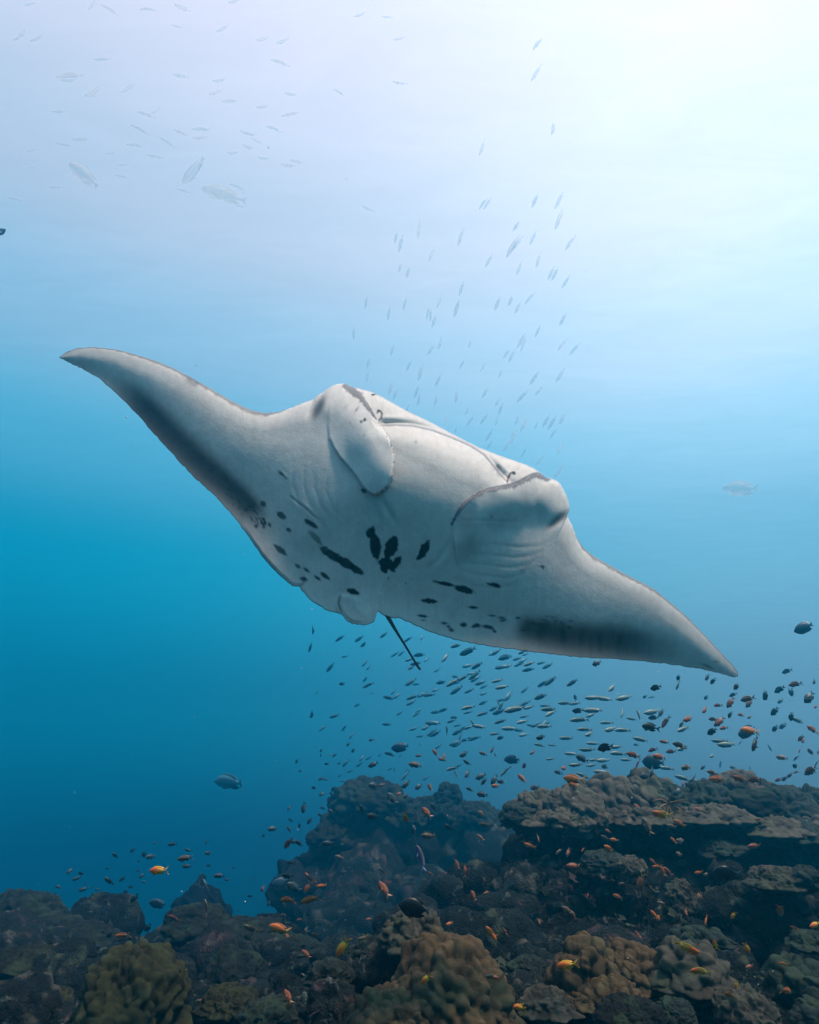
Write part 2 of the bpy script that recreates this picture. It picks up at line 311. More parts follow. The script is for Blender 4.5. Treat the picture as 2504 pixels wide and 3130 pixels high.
def build_manta():
    nt_, nv, nb = 720, 270, 24
    lp = np.array([par_of(LEAD, a) for a, b in ANCH]); tp = np.array([par_of(TRAIL, b) for a, b in ANCH])
    ls = np.linspace(0, lp[-1], nt_)
    ts = np.interp(ls, lp, tp)
    # smooth the correspondence
    k = np.ones(25) / 25; tsp = np.convolve(np.pad(ts, 12, 'edge'), k, 'valid'); ts = tsp; ts[0] = 0; ts[-1] = tp[-1]
    Lc, _ = curve_at(LEAD, ls); Tc, _ = curve_at(TRAIL, ts)
    def roughen(C, amp, s):
        d = np.gradient(C, axis=0); nn = np.stack([-d[:, 1], d[:, 0]], 1); nn /= np.hypot(*nn.T)[:, None] + 1e-9
        w = vnoise(np.stack([np.arange(len(C)) * 0.35, np.zeros(len(C)), np.zeros(len(C))], 1), s) * amp
        w[:8] = 0; w[-8:] = 0; return C + nn * w[:, None]
    Tc = roughen(Tc, 1.6, 7); Lc = roughen(Lc, 0.5, 8)
    vv = np.linspace(0, 1, nv); vv = np.where(vv < 0.15, vv / 0.15 * 0.11, 0.11 + (vv - 0.15) / 0.85 * 0.89) # a little finer at the leading edge
    PX = Lc[:, None, :] * (1 - vv)[None, :, None] + Tc[:, None, :] * vv[None, :, None]
    P = PX.reshape(-1, 2); U = np.repeat(np.linspace(0, 1, nt_), nv); V = np.tile(vv, nt_)
    def base_depth(Q):
        """metres behind the middle of the body, for a photo point"""
        rx, ry = Q[:, 0] - 1240, Q[:, 1] - 1600
        a = (rx * 0.906 + ry * 0.423) / F * MD; p = (rx * 0.423 - ry * 0.906) / F * MD     # along the wings, towards the head
        # arms: both wings sweep back from the body, their tips curl away
        a = a * 3.3 / MD
        return p * 0.33 + MD / 3.3 * (0.16 * (np.abs(a) / 1.7) ** 2 * 1.7 + 0.10 * smooth(1.1, 1.9, np.abs(a)) + 0.05 * a)
    def thick(Q):
        rx, ry = Q[:, 0] - 1240, Q[:, 1] - 1600
        a = (rx * 0.906 + ry * 0.423) / F * MD
        a = a * 3.3 / MD
        return 0.8 * (0.035 + 0.055 * np.exp(-(np.abs(a) / 1.1) ** 2) + 0.12 * np.exp(-(np.abs(a) / 0.66) ** 3))
    head = np.exp(-(np.abs((P[:, 0] - 1370) * 0.906 + (P[:, 1] - 1370) * 0.423) / 420.0) ** 6)
    chs = np.hypot(*(Tc - Lc).T); chs[20:-20] = np.convolve(np.pad(chs, 12, 'edge'), k, 'valid')[20:-20]
    chord = np.repeat(chs, nv)
    T = thick(P) * np.minimum(1, chord / 160.0)
    # airfoil: rounded leading edge, thin trailing edge
    el = np.clip(V * chord / (60 + 60 * head), 0, 1)
    dL_, _ = seg_dist(P, LEAD[::2] + [LEAD[-1]]); dT_, _ = seg_dist(P, TRAIL)
    Vp = dL_ / (dL_ + dT_ + 1e-6)
    prof = np.sqrt(1 - (1 - el) ** 2) * (1 - smooth(0.25, 1.0, Vp) * 0.985)
    depth = base_depth(P) - T * prof
    h = np.zeros(len(P)); c = np.tile(np.array([0.575, 0.495, 0.45]), (len(P), 1))
    # --- mouth: beyond the jaw line the sheet drops back to the palate and the upper lip
    jd, jp = seg_dist(P, JAW)
    JL = np.array(JAW, float); up_poly = JAW + [(1640,1440),(1583,1405),(1409,1330),(1252,1250),(1171,1205),(1135,1205),(1140,1290)]
    above = inside(P, up_poly)
    sj = np.where(above, jd, -jd)
    endf = smooth(0, 0.06, jp) * smooth(1.0, 0.90, jp) * 0.75 + 0.25
    endf = endf * smooth(1095, 1135, P[:, 0]) * smooth(1640, 1560, P[:, 0])
    h -= 0.085 * smooth(-1, 10, sj) * endf * (1 - smooth(30, 95, sj) * 0.45)
    h -= 0.045 * (1 - np.clip(-sj / 55.0, 0, 1)) ** 2.2 * endf * (sj <= 0)      # the lip rolls back
    h -= 0.045 * (sj > 0) * endf * (1 - smooth(0, 30, sj))
    h += 0.018 * np.exp(-((P @ np.array([0.5, 0.87]) - 1845) / 150) ** 2) * smooth(40, 200, -sj) * head
    # --- left cephalic fin: a paddle that hangs across the mouth corner
    fd = sdist(P, LFIN)
    low = smooth(0.0, 1.0, ((P[:, 0] - 1000) * 0.5 + (P[:, 1] - 1215) * 0.75) / 170.0)
    rgt = low
    fx = smooth(-60, 60, (P[:, 0] - 1090) * 0.88 - (P[:, 1] - 1370) * 0.47)
    h += (0.008 + 0.012 * low + 0.05 * fx) * smooth(0, 5, fd) * np.clip(np.maximum(low, rgt), 0, 1)
    h += 0.004 * smooth(5, 70, fd)
    # --- right cephalic fin, rolled: its edge stands up along a curve
    rd, rp = seg_dist(P, RFIN_EDGE)
    rpoly = RFIN_EDGE + [(1735,1480),(1760,1560),(1750,1700),(1600,1760),(1400,1740)]
    rin = inside(P, rpoly)
    sr = np.where(rin, rd, -rd)
    h += 0.055 * smooth(-2, 7, sr) * rin * (1 - smooth(15, 150, sr)) * smooth(1388, 1465, P[:, 0]) * smooth(1760, 1650, P[:, 0])
    h += 0.008 * np.exp(-((sr - 75) / 40.0) ** 2) * rin
    # --- eyes on the sides of the head
    def blob(x, y, rx, ry, ang, pw=2.0):
        a = math.radians(ang); dx, dy = P[:, 0] - x, P[:, 1] - y
        u = (dx * math.cos(a) + dy * math.sin(a)) / rx; w = (-dx * math.sin(a) + dy * math.cos(a)) / ry
        return np.exp(-(u * u + w * w) ** (pw / 2))
    h -= 0.018 * blob(963, 1252, 30, 14, -62) + 0.015 * blob(1708, 1590, 34, 12, -42)
    h += 0.008 * blob(1000, 1240, 40, 22, -62) + 0.006 * blob(1702, 1556, 40, 24, -42)
    # --- pelvic fins overlap the hind edge
    PEL = [(1032,1812),(1036,1850),(1049,1885),(1072,1905),(1113,1911),(1142,1902),(1145,1885),(1139,1856),(1110,1830),(1070,1815)]
    h += 0.006 * smooth(0, 14, sdist(P, PEL)) * smooth(1150, 1040, P[:, 0] - (P[:, 1] - 1860) * 0.3)
    # --- gill slits and skin creases
    def groove(pts, w, dep, dark=0.0, lip=0.6):
        nonlocal h, c
        d, t = seg_dist(P, pts); env = np.sin(np.pi * np.clip(t, 0.02, 0.98)) ** 0.5
        g = np.exp(-(d / w) ** 2) * env
        h = h - dep * g + dep * lip * np.exp(-((d - 2.2 * w) / (1.5 * w)) ** 2) * env
        if dark: c = c * (1 - dark * g)[:, None]
    groove([(890,1517),(905,1533),(930,1550),(960,1578),(985,1590)], 3, 0.0015, 0.35)
    groove([(886,1515),(950,1570),(1000,1620)], 5, 0.0015)
    groove([(852,1440),(880,1468)], 2.5, 0.001, 0.2)
    for k in range(5):
        y0 = 1665 + 26 * k; x0 = 1445 - 14 * k
        groove([(x0, y0), (x0 + 70, y0 - 2 + 6 * k), (x0 + 140, y0 + 8 + 5 * k), (x0 + 210 - 8 * k, y0 + 2 + 4 * k), (x0 + 270 - 12 * k, y0 - 30)], 5, 0.0007, 0.13)
    for k in range(4):
        x0 = 905 + 34 * k; y0 = 1500 - 8 * k
        groove([(x0 - 8, y0 - 90 + 22 * k), (x0 - 10, y0 - 20 + 14 * k), (x0 + 10, y0 + 40 + 12 * k), (x0 + 50, y0 + 95 + 8 * k)], 5, 0.0007, 0.13)
    groove([(1390,1592),(1450,1590),(1520,1592),(1590,1598)], 4, 0.0008, 0.10)
    groove([(1380,1595),(1378,1620),(1372,1660),(1350,1700),(1310,1740)], 8, 0.004, 0.03)
    groove([(1165,1520),(1185,1560),(1210,1600)], 8, 0.003, 0.03)
    groove([(1040,1820),(1034,1845),(1045,1880)], 3, 0.006, 0.5)
    groove([(916,1795),(935,1778)], 3, 0.004, 0.4)
    groove([(1505,1440),(1522,1428),(1525,1462)], 5, 0.004, 0.35)
    # fine wrinkles over the body
    Q3 = np.stack([P[:, 0] / 60, P[:, 1] / 60, P[:, 0] * 0], 1)
    body = np.exp(-(np.hypot((P[:, 0] - 1250) / 520.0, (P[:, 1] - 1560) / 330.0)) ** 4)
    h += 0.005 * fbm(Q3 * 0.4, 2, 3) * body + 0.0005 * fbm(Q3 * 2.5, 2, 5)
    edge = np.minimum(np.minimum(V, 1 - V) * chord / 12.0, 1); tipf = np.minimum(1, chord / 40.0)
    edge2 = smooth(0, 1, np.minimum(np.minimum(V, 1 - V) * chord / 13.0, 1)) * head + edge * (1 - head)
    depth = depth - 0.8 * (np.maximum(h, 0) * edge + np.minimum(h, 0) * np.where((P[:, 0] > 1100) & (P[:, 0] < 1640), 1.0, edge2)) * tipf
    # --- colour of the skin
    def paint(col, m):
        nonlocal c; c = c + (np.array(col) - c) * np.clip(m, 0, 1)[:, None]
    n1 = fbm(Q3 * 0.8, 4, 13); n2 = fbm(np.stack([P[:, 0] / 7, P[:, 1] / 60, P[:, 0] * 0], 1), 3, 17); n3 = fbm(Q3 * 6, 3, 19)
    c = c * (1 + 0.07 * n1 + 0.05 * n2 + 0.04 * n3)[:, None]
    grey = smooth(0.45, 1.0, V) * (1 - head * 0.6)  # grey hind skin, deepened so the belly's shade is painted in
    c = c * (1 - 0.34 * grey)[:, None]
    # dark smoky bands along the hind edge of both wings
    bd, bt = seg_dist(P, [(318,1140),(360,1165),(405,1198),(470,1262),(535,1330),(605,1396),(665,1447),(730,1503),(785,1556),(812,1592)])
    side = (P[:, 0] * 0.0)
    LB = np.array([(318,1140),(360,1165),(405,1198),(470,1262),(535,1330),(605,1396),(665,1447),(730,1503),(785,1556),(812,1592)], float)
    up_ = P[:, 1] < np.interp(P[:, 0], LB[:, 0], LB[:, 1])
    w = np.where(up_, 28, 60) * (0.62 + 0.75 * np.sin(np.pi * np.clip(bt * 0.8 + 0.15, 0, 1)))
    m = np.exp(-(bd / w) ** 2.4) * smooth(0.0, 0.25, bt) * smooth(1.03, 0.90, bt)
    paint((0.032, 0.038, 0.042), m * 0.98 * (0.99 + 0.03 * n3))
    LB2 = [(1560,1905),(1600,1915),(1660,1925),(1750,1940),(1840,1948),(1930,1958),(2020,1978),(2110,2008)]
    bd, bt = seg_dist(P, LB2); A2 = np.array(LB2, float)
    up_ = P[:, 1] < np.interp(P[:, 0], A2[:, 0], A2[:, 1])
    w = np.where(up_, 38, 52) * (0.8 + 0.45 * np.sin(np.pi * np.clip(bt, 0, 1)))
    m = np.exp(-(bd / w) ** 2.6) * smooth(0, 0.10, bt) * smooth(1.02, 0.60, bt)
    stripe = fbm(np.stack([P[:, 0] / 14, P[:, 1] / 90, P[:, 0] * 0], 1), 2, 23)
    paint((0.022, 0.025, 0.026), m * 0.97 * (0.98 + 0.08 * stripe))
    # thin dark margins
    dl = V * chord; dtv = (1 - V) * chord
    lead_w = np.repeat(np.interp(ls, [0, par_of(LEAD, (581,1152)), par_of(LEAD, (800,1262)), par_of(LEAD, (880,1252)), par_of(LEAD, (1755,1622)), par_of(LEAD, (1830,1710)), par_of(LEAD, (2000,1800)), ls[-1]], [4, 9, 15, 1, 1, 12, 9, 3]), nv)
    paint((0.10, 0.09, 0.095), smooth(1.25, 0.35, dl / lead_w * (1 + 0.35 * n3)) * 0.8 * (lead_w > 2))
    paint((0.06, 0.05, 0.045), smooth(4.0, 1.5, dtv) * 0.6)
    paint((0.10, 0.10, 0.11), smooth(36, 10, np.hypot(P[:, 0] - 592, P[:, 1] - 1160) + 4 * n3) * 0.6 * smooth(30, 12, dl))
    c = c * (1 + 0.13 * smooth(0, 5, fd) * np.maximum(low, rgt))[:, None]
    paint((0.22, 0.20, 0.20), smooth(-7, -1, fd) * (fd <= 0.5) * fx * smooth(1255, 1300, P[:, 1]) * 0.4)  # dark line beside the fin's free edge, painted as its contact shade
    # eye patches: dark skin, with the shade of the hollows painted in
    paint((0.09, 0.085, 0.09), blob(971, 1253, 36, 15, -62, 3) * 0.9)
    paint((0.09, 0.08, 0.09), blob(985, 1225, 20, 9, -70, 3) * 0.5)
    paint((0.10, 0.09, 0.09), blob(1706, 1588, 40, 13, -40, 3) * 0.85)
    # dark stripe down the root and edge of the left cephalic fin
    d, t = seg_dist(P, [(1062,1180),(1082,1196),(1104,1216),(1120,1236),(1134,1258),(1150,1282)])
    paint((0.11, 0.095, 0.105), smooth(1.2, 0.5, d / (16 - 13 * t) * (1 + 0.5 * n3)) * 0.9)
    d, t = seg_dist(P, LFIN[4:20]); sp = fbm(np.stack([t * 95, fd * 0.12, t * 0], 1), 3, 3) * 1.6 - 0.25 + 0.5 * vnoise(np.stack([t * 9, t * 0, t * 0], 1), 6)
    paint((0.09, 0.085, 0.09), smooth(7, 2, d - 3 * sp) * (fd > 0) * smooth(-0.1, 0.3, sp) * 0.8)
    # jagged dark edge of the right cephalic fin
    jag = fbm(np.stack([rp * 90, sr * 0.05, rp * 0], 1), 3, 5) * 1.5
    wj = np.interp(rp, [0, 0.15, 0.5, 0.8, 1], [5, 6, 9, 13, 12])
    paint((0.07, 0.065, 0.075), smooth(1.3, 0.6, np.abs(sr - 3) / (wj * (1 + 0.45 * jag))) * (sr > -3) * 0.93)
    paint((0.35, 0.32, 0.33), smooth(30, 6, sr) * rin * smooth(0, 0.6, jag) * 0.3)
    # shade painted into the crease past the jaw line; thin grey upper lip
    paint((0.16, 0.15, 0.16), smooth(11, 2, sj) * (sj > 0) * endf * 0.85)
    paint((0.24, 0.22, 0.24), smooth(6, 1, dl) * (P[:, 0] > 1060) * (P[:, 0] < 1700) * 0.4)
    # hooks in the mouth corners
    for pts in ([(1153,1262),(1156,1256),(1163,1256),(1168,1264),(1166,1276),(1160,1284)], [(1551,1474),(1554,1460),(1560,1448),(1566,1443),(1573,1448)]):
        d, t = seg_dist(P, pts); paint((0.04, 0.035, 0.04), smooth(3.6, 1.6, d) * 0.95)
    paint((0.03, 0.03, 0.035), smooth(7, 4, np.hypot(P[:, 0] - 1571, P[:, 1] - 1446)) + smooth(6, 3, np.hypot(P[:, 0] - 1157, P[:, 1] - 1256)))
    # spots (photo px): centre, half length, half width, slope, darkness
    spots = [
     (1144,1655,30,13,78,1),(1148,1672,42,17,84,1),(1134,1627,20,13,-60,1),(1196,1672,38,20,-68,1),(1180,1722,24,20,0,1),(1212,1720,24,12,-58,1),(1176,1738,16,12,70,1),(1198,1735,16,10,60,1),
     (1297,1680,32,14,-62,1),(1285,1700,18,8,-45,1),
     (1020,1700,40,13,33,.97),(1058,1722,45,14,30,.97),(1090,1742,28,11,32,.97),(996,1684,22,12,36,.9),
     (1079,1808,23,9,18,1),(954,1602,24,8,38,.93),(940,1595,12,7,38,.9),(965,1644,32,9,48,.6),
     (857,1681,26,9,40,.9),(861,1576,17,10,40,.9),(805,1540,13,8,45,.9),(883,1620,11,6,35,.9),(910,1730,12,6,35,.9),(937,1742,13,5,38,.95),
     (993,1760,20,7,38,.95),(971,1767,14,5,38,.95),(929,1770,14,7,12,.95),(824,1604,9,5,60,.9),(806,1610,8,5,80,.9),(783,1608,7,6,0,.9),
     (1360,1784,38,6,12,1),(1420,1802,34,11,14,1),(1330,1777,10,4,10,.9),(1515,1789,18,7,16,1),(1497,1786,12,4,22,.9),
     (1312,1837,27,8,6,1),(1446,1857,18,5,4,1),(1291,1883,19,5,8,.95),(1294,1896,10,3,5,.8),(1358,1905,12,5,5,.9),(1371,1915,8,4,10,.9),(1380,1926,10,6,20,.9),
     (1418,1910,12,7,5,.95),(1458,1912,13,7,0,.95),(1448,1916,8,5,0,.9),(1488,1915,16,6,6,.95),(1500,1919,12,6,20,.9),(1511,1929,8,5,30,.95),
     (1505,1882,14,4,5,.9),(1532,1888,12,4,0,.9),(1538,1896,12,5,-10,.85),(1583,1889,9,4,5,.9),(1600,1925,10,4,0,.7),(1650,1908,10,4,0,.6),(1740,1920,8,5,0,.8),
     (859,1448,15,5,45,.85),(872,1461,10,3,48,.7),(893,1520,12,4,40,.5),(1113,1501,10,7,30,.9),(1108,1497,6,4,0,.8),
     (1104,1289,5,5,0,.9),(1115,1283,8,5,-50,.95),(1091,1251,10,3,-58,.7),(1113,1330,5,2,-40,.7),(1070,1293,4,2,-50,.5),(1076,1300,3,2,-50,.5),(1057,1245,16,5,-50,.16),(1271,1351,6,6,0,.35),
     (1658,1731,12,4,5,.8),(1660,1736,6,4,60,.7),(1502,1579,6,4,30,.5),(1188,1768,3,6,0,.6),(1241,1783,3,5,20,.6),(1258,1772,5,2,-60,.5),
     (2190,1918+105,12,4,2,.45),(2165,2037,22,4,22,.6),(2105,1885+5,6,3,-50,.3)]
    rs = np.random.RandomState(4)
    for k in range(46):      # peppering at the end of the left wing band
        t = rs.rand(); x = 690 + 120 * t + rs.randn() * 9; y = 1500 + 100 * t + rs.randn() * 12
        spots.append((x, y, 4 + 6 * rs.rand() * (0.4 + t), 2.0 + 2.0 * rs.rand(), 45 + 20 * rs.randn(), .55 + .4 * t))
    for k in range(30):
        t = rs.rand(); x = 1580 + 170 * t; y = 1905 + rs.randn() * 14
        spots.append((x, y, 5 + 6 * rs.rand(), 2.2 + 2 * rs.rand(), 5 + 10 * rs.randn(), .5))
    for (x, y, a, b, ang, dk) in spots:
        sel = np.where((np.abs(P[:, 0] - x) < a + 12) & (np.abs(P[:, 1] - y) < a + 12))[0]
        if not len(sel): continue
        th = math.radians(ang); dx, dy = P[sel, 0] - x, P[sel, 1] - y
        u = (dx * math.cos(th) + dy * math.sin(th)) / a; w_ = (-dx * math.sin(th) + dy * math.cos(th)) / b
        r = np.abs(u) ** 2.0 * 1.0 + np.abs(w_) ** 2 / np.clip(1.08 - 0.55 * u * u, 0.3, 1.2)
        r = np.sqrt(r) + 0.24 * fbm(np.stack([dx / 7 + x, dy / 7, dx * 0], 1), 3, 31)
        soft = 3.0 / max(b, 3)
        mm = smooth(1.0 + soft * .6, 1.0 - soft, r) * dk
        tgt = np.array([0.006, 0.008, 0.009]) if dk > .9 else np.array([0.02, 0.028, 0.028])
        c[sel] = c[sel] + (tgt - c[sel]) * mm[:, None]
    # scratches and flecks
    for k in range(60):
        x, y = 1000 + rs.rand() * 900, 1500 + rs.rand() * 400; ln = 4 + 10 * rs.rand(); an = rs.rand() * 3.1
        sel = np.where((np.abs(P[:, 0] - x) < 20) & (np.abs(P[:, 1] - y) < 20))[0]
        if len(sel):
            d, _ = seg_dist(P[sel], [(x, y), (x + ln * math.cos(an), y + ln * math.sin(an))])
            c[sel] += 0.10 * smooth(2.2, 0.6, d)[:, None]
    c = np.clip(c, 0.004, 0.86)
    # --- to 3-D
    def world(Q, dep):
        D = MD + dep; out_ = np.zeros((len(Q), 3))
        for k2 in range(3):
            out_[:, k2] = RT[k2] * (Q[:, 0] - W / 2) / F * D + UP[k2] * (H / 2 - Q[:, 1]) / F * D + FW[k2] * D
        return out_
    front = world(P, depth)
    idx = np.arange(nt_ * nv).reshape(nt_, nv)
    quads = [np.stack([idx[:-1, :-1], idx[:-1, 1:], idx[1:, 1:], idx[1:, :-1]], -1).reshape(-1, 4)]
    # dark back, bulging away, joined to the same rim
    vb = np.linspace(0, 1, nb + 2)[1:-1]
    PB = (Lc[:, None, :] * (1 - vb)[None, :, None] + Tc[:, None, :] * vb[None, :, None]).reshape(-1, 2)
    VB = np.tile(vb, nt_); chb = np.repeat(np.hypot(*(Tc - Lc).T), nb)
    TB = thick(PB) * np.minimum(1, chb / 160.0) * 1.25
    db = base_depth(PB) + TB * np.sqrt(1 - (1 - np.clip(VB * chb / 110, 0, 1)) ** 2) * (1 - smooth(0.3, 1, VB) * 0.98) + 0.006
    # keep the sheet behind the deep mouth
    hb = np.exp(-(np.abs((PB[:, 0] - 1370) * 0.906 + (PB[:, 1] - 1370) * 0.423) / 300.0) ** 6) * smooth(0.45, 0.15, VB) * smooth(0, 0.04, VB) * 0.10
    fd2 = depth.reshape(nt_, nv); fb = np.stack([np.interp(vb, vv, fd2[q_]) for q_ in range(nt_)]).reshape(-1)
    back = world(PB, np.maximum(db + hb, fb + 0.012))
    o0 = len(P); ib = o0 + np.arange(nt_ * nb).reshape(nt_, nb)
    full = np.concatenate([idx[:, :1], ib, idx[:, -1:]], 1)
    quads.append(np.stack([full[:-1, :-1], full[1:, :-1], full[1:, 1:], full[:-1, 1:]], -1).reshape(-1, 4))
    cb = np.tile(np.array([0.03, 0.032, 0.036]), (len(PB), 1))
    sh = np.exp(-(np.abs(np.repeat(np.linspace(0, 1, nt_), nb) - 0.5) / 0.16) ** 2) * np.exp(-((VB - 0.22) / 0.1) ** 2)
    cb = cb + sh[:, None] * 0.25 * (np.array([0.6, 0.6, 0.6]))
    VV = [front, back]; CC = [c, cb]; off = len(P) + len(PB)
    def tube(pts, rad, col, n=12):
        nonlocal off
        pts = [Vector(p) for p in pts]; R_ = []
        for k3, p in enumerate(pts):
            d = (pts[min(k3 + 1, len(pts) - 1)] - pts[max(k3 - 1, 0)]).normalized(); a = d.cross(FW).normalized(); b = d.cross(a).normalized()
            for j in range(n):
                th = 2 * math.pi * j / n; R_.append(p + (a * math.cos(th) + b * math.sin(th)) * rad[k3])
        m_ = len(pts); ii = off + np.arange(m_ * n).reshape(m_, n); jj = np.roll(ii, -1, 1)
        quads.append(np.stack([ii[:-1], jj[:-1], jj[1:], ii[1:]], -1).reshape(-1, 4))
        VV.append(np.array(R_)); CC.append(np.tile(np.array(col), (len(R_), 1))); off += len(R_)
    # the whip tail, broken off short
    tp_ = [(1160,1830),(1172,1858),(1184,1882),(1200,1910),(1218,1940),(1237,1970),(1255,2000),(1268,2022),(1278,2038),(1284,2045),(1286,2048)]
    tube([at(x, y, MD + 0.06 + 0.0012 * (y - 1830)) for x, y in tp_], [0.010, 0.0105, 0.0095, 0.0075, 0.006, 0.0052, 0.0048, 0.0049, 0.006, 0.006, 0.001], (0.13, 0.16, 0.17))
    skin = mat('manta skin', 0.62, 0.25, 30, 0.11, 0.2, 0.004, scale2=120)
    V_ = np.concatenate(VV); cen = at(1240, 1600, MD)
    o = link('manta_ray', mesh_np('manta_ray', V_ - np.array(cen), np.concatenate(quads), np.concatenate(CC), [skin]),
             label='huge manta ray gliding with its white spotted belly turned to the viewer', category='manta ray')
    o.location = cen
    return o
manta = build_manta()

# ------------------------------------------------------------------ coral colonies, each on its own
def colony(px, py, d, rw, hh, knob, col, label, name='knobby_coral', cat='coral', seed=1, kind='knobs', flat=1.0, skirt=0.0, res=1.0, group=None):
    """a dome of massive coral whose base stands at photo point px,py, d metres deep; rw and hh are its half width and height in photo px"""
    c = at(px, py, d); r = rw / F * d; h = hh / F * d
    nu, nvv = int(165 * res), int(72 * res)
    u = np.linspace(0, 2 * math.pi, nu, endpoint=False); v = np.linspace(0.0, 1.0, nvv)
    UU, VV = np.meshgrid(u, v); UU = UU.ravel(); VV = VV.ravel()
    th = VV * math.radians(128)                                   # from the top over the rim to the underside
    D = np.stack([np.sin(th) * np.cos(UU), np.sin(th) * np.sin(UU), np.cos(th)], 1)
    of = np.array([seed * 7.31, seed * 3.17, seed * 1.9])
    lob = 1 + 0.26 * fbm(D * 1.5 + of, 2, seed) + 0.12 * fbm(D * 4 + of, 2, seed + 5)
    S3 = np.array([r, r * flat, h]); P = D * S3 * lob[:, None]
    P[:, 2] = np.where(P[:, 2] < 0, P[:, 2] * 0.8, P[:, 2])
    if skirt:                                                     # plate edge spreading at the foot
        k_ = np.exp(-((th - 1.62) / 0.16) ** 2) * skirt * (0.7 + 0.6 * vnoise(np.stack([np.cos(UU) * 3, np.sin(UU) * 3, UU * 0], 1) + of, 4))
        P[:, :2] *= (1 + k_)[:, None]
        P[:, :2] *= (1 - 0.35 * smooth(1.75, 2.2, th))[:, None]
    W_ = P + of; nrm = D / S3; nrm /= np.linalg.norm(nrm, axis=1)[:, None]
    wob = np.stack([fbm(W_ / knob * 0.5, 2, k + seed) for k in range(3)], 1) * knob * 0.5
    f1, f2, cid = worley((W_ + wob) / knob, seed + 40)
    if kind == 'knobs':
        hgt = np.sqrt(np.clip(1 - (f1 / 0.78) ** 2, 0, 1)) * (0.55 + 0.75 * cid)
        amp = knob * 0.80
    elif kind == 'ridges':
        rr = 1 - np.abs(fbm(W_ / knob * 0.9, 3, seed + 60)) * 3.2; hgt = np.clip(rr, 0, 1); amp = knob * 0.3
    else:
        hgt = np.clip(1 - f1, 0, 1) * 0.5; amp = knob * 0.25
    P = P + nrm * (hgt * amp)[:, None] + nrm * (fbm(W_ / 0.02, 2, 9) * 0.0012)[:, None]
    col = np.array(col) * ((0.125 if d < 5 else 0.19) * (0.38 if px < 960 and d > 3.5 else 0.9 if px < 960 else 1) * (0.4 if px < 1520 and d > 7 else 1)); g = np.clip(hgt, 0, 1.2)  # left and far colonies coloured darker to stand in for dimmer light there
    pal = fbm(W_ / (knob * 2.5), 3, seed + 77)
    cc = col * (0.42 + 0.72 * g[:, None]) * (1 + 0.35 * pal[:, None])  # paler knob tips; gaps darkened beyond their algae to paint in shade
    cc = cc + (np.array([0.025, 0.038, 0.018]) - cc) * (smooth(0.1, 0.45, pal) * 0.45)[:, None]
    i = np.arange(nu * nvv).reshape(nvv, nu); j = np.roll(i, -1, 1)
    Q = np.stack([i[:-1], i[1:], j[1:], j[:-1]], -1).reshape(-1, 4)
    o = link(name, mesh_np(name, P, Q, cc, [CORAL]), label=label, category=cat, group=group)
    o.location = c; return o
CORAL = mat('coral skin', 0.85, 0.12, 45, 0.25, 0.45, 0.008, scale2=150)
TAN, OLV, PAL, GRY, DRK = (0.50, 0.32, 0.155), (0.20, 0.20, 0.08), (0.36, 0.31, 0.23), (0.13, 0.17, 0.14), (0.05, 0.055, 0.05)
ROCK = mat('crusted rock', 0.9, 0.1, 16, 0.5, 1.0, 0.03, scale2=50, speck=10)
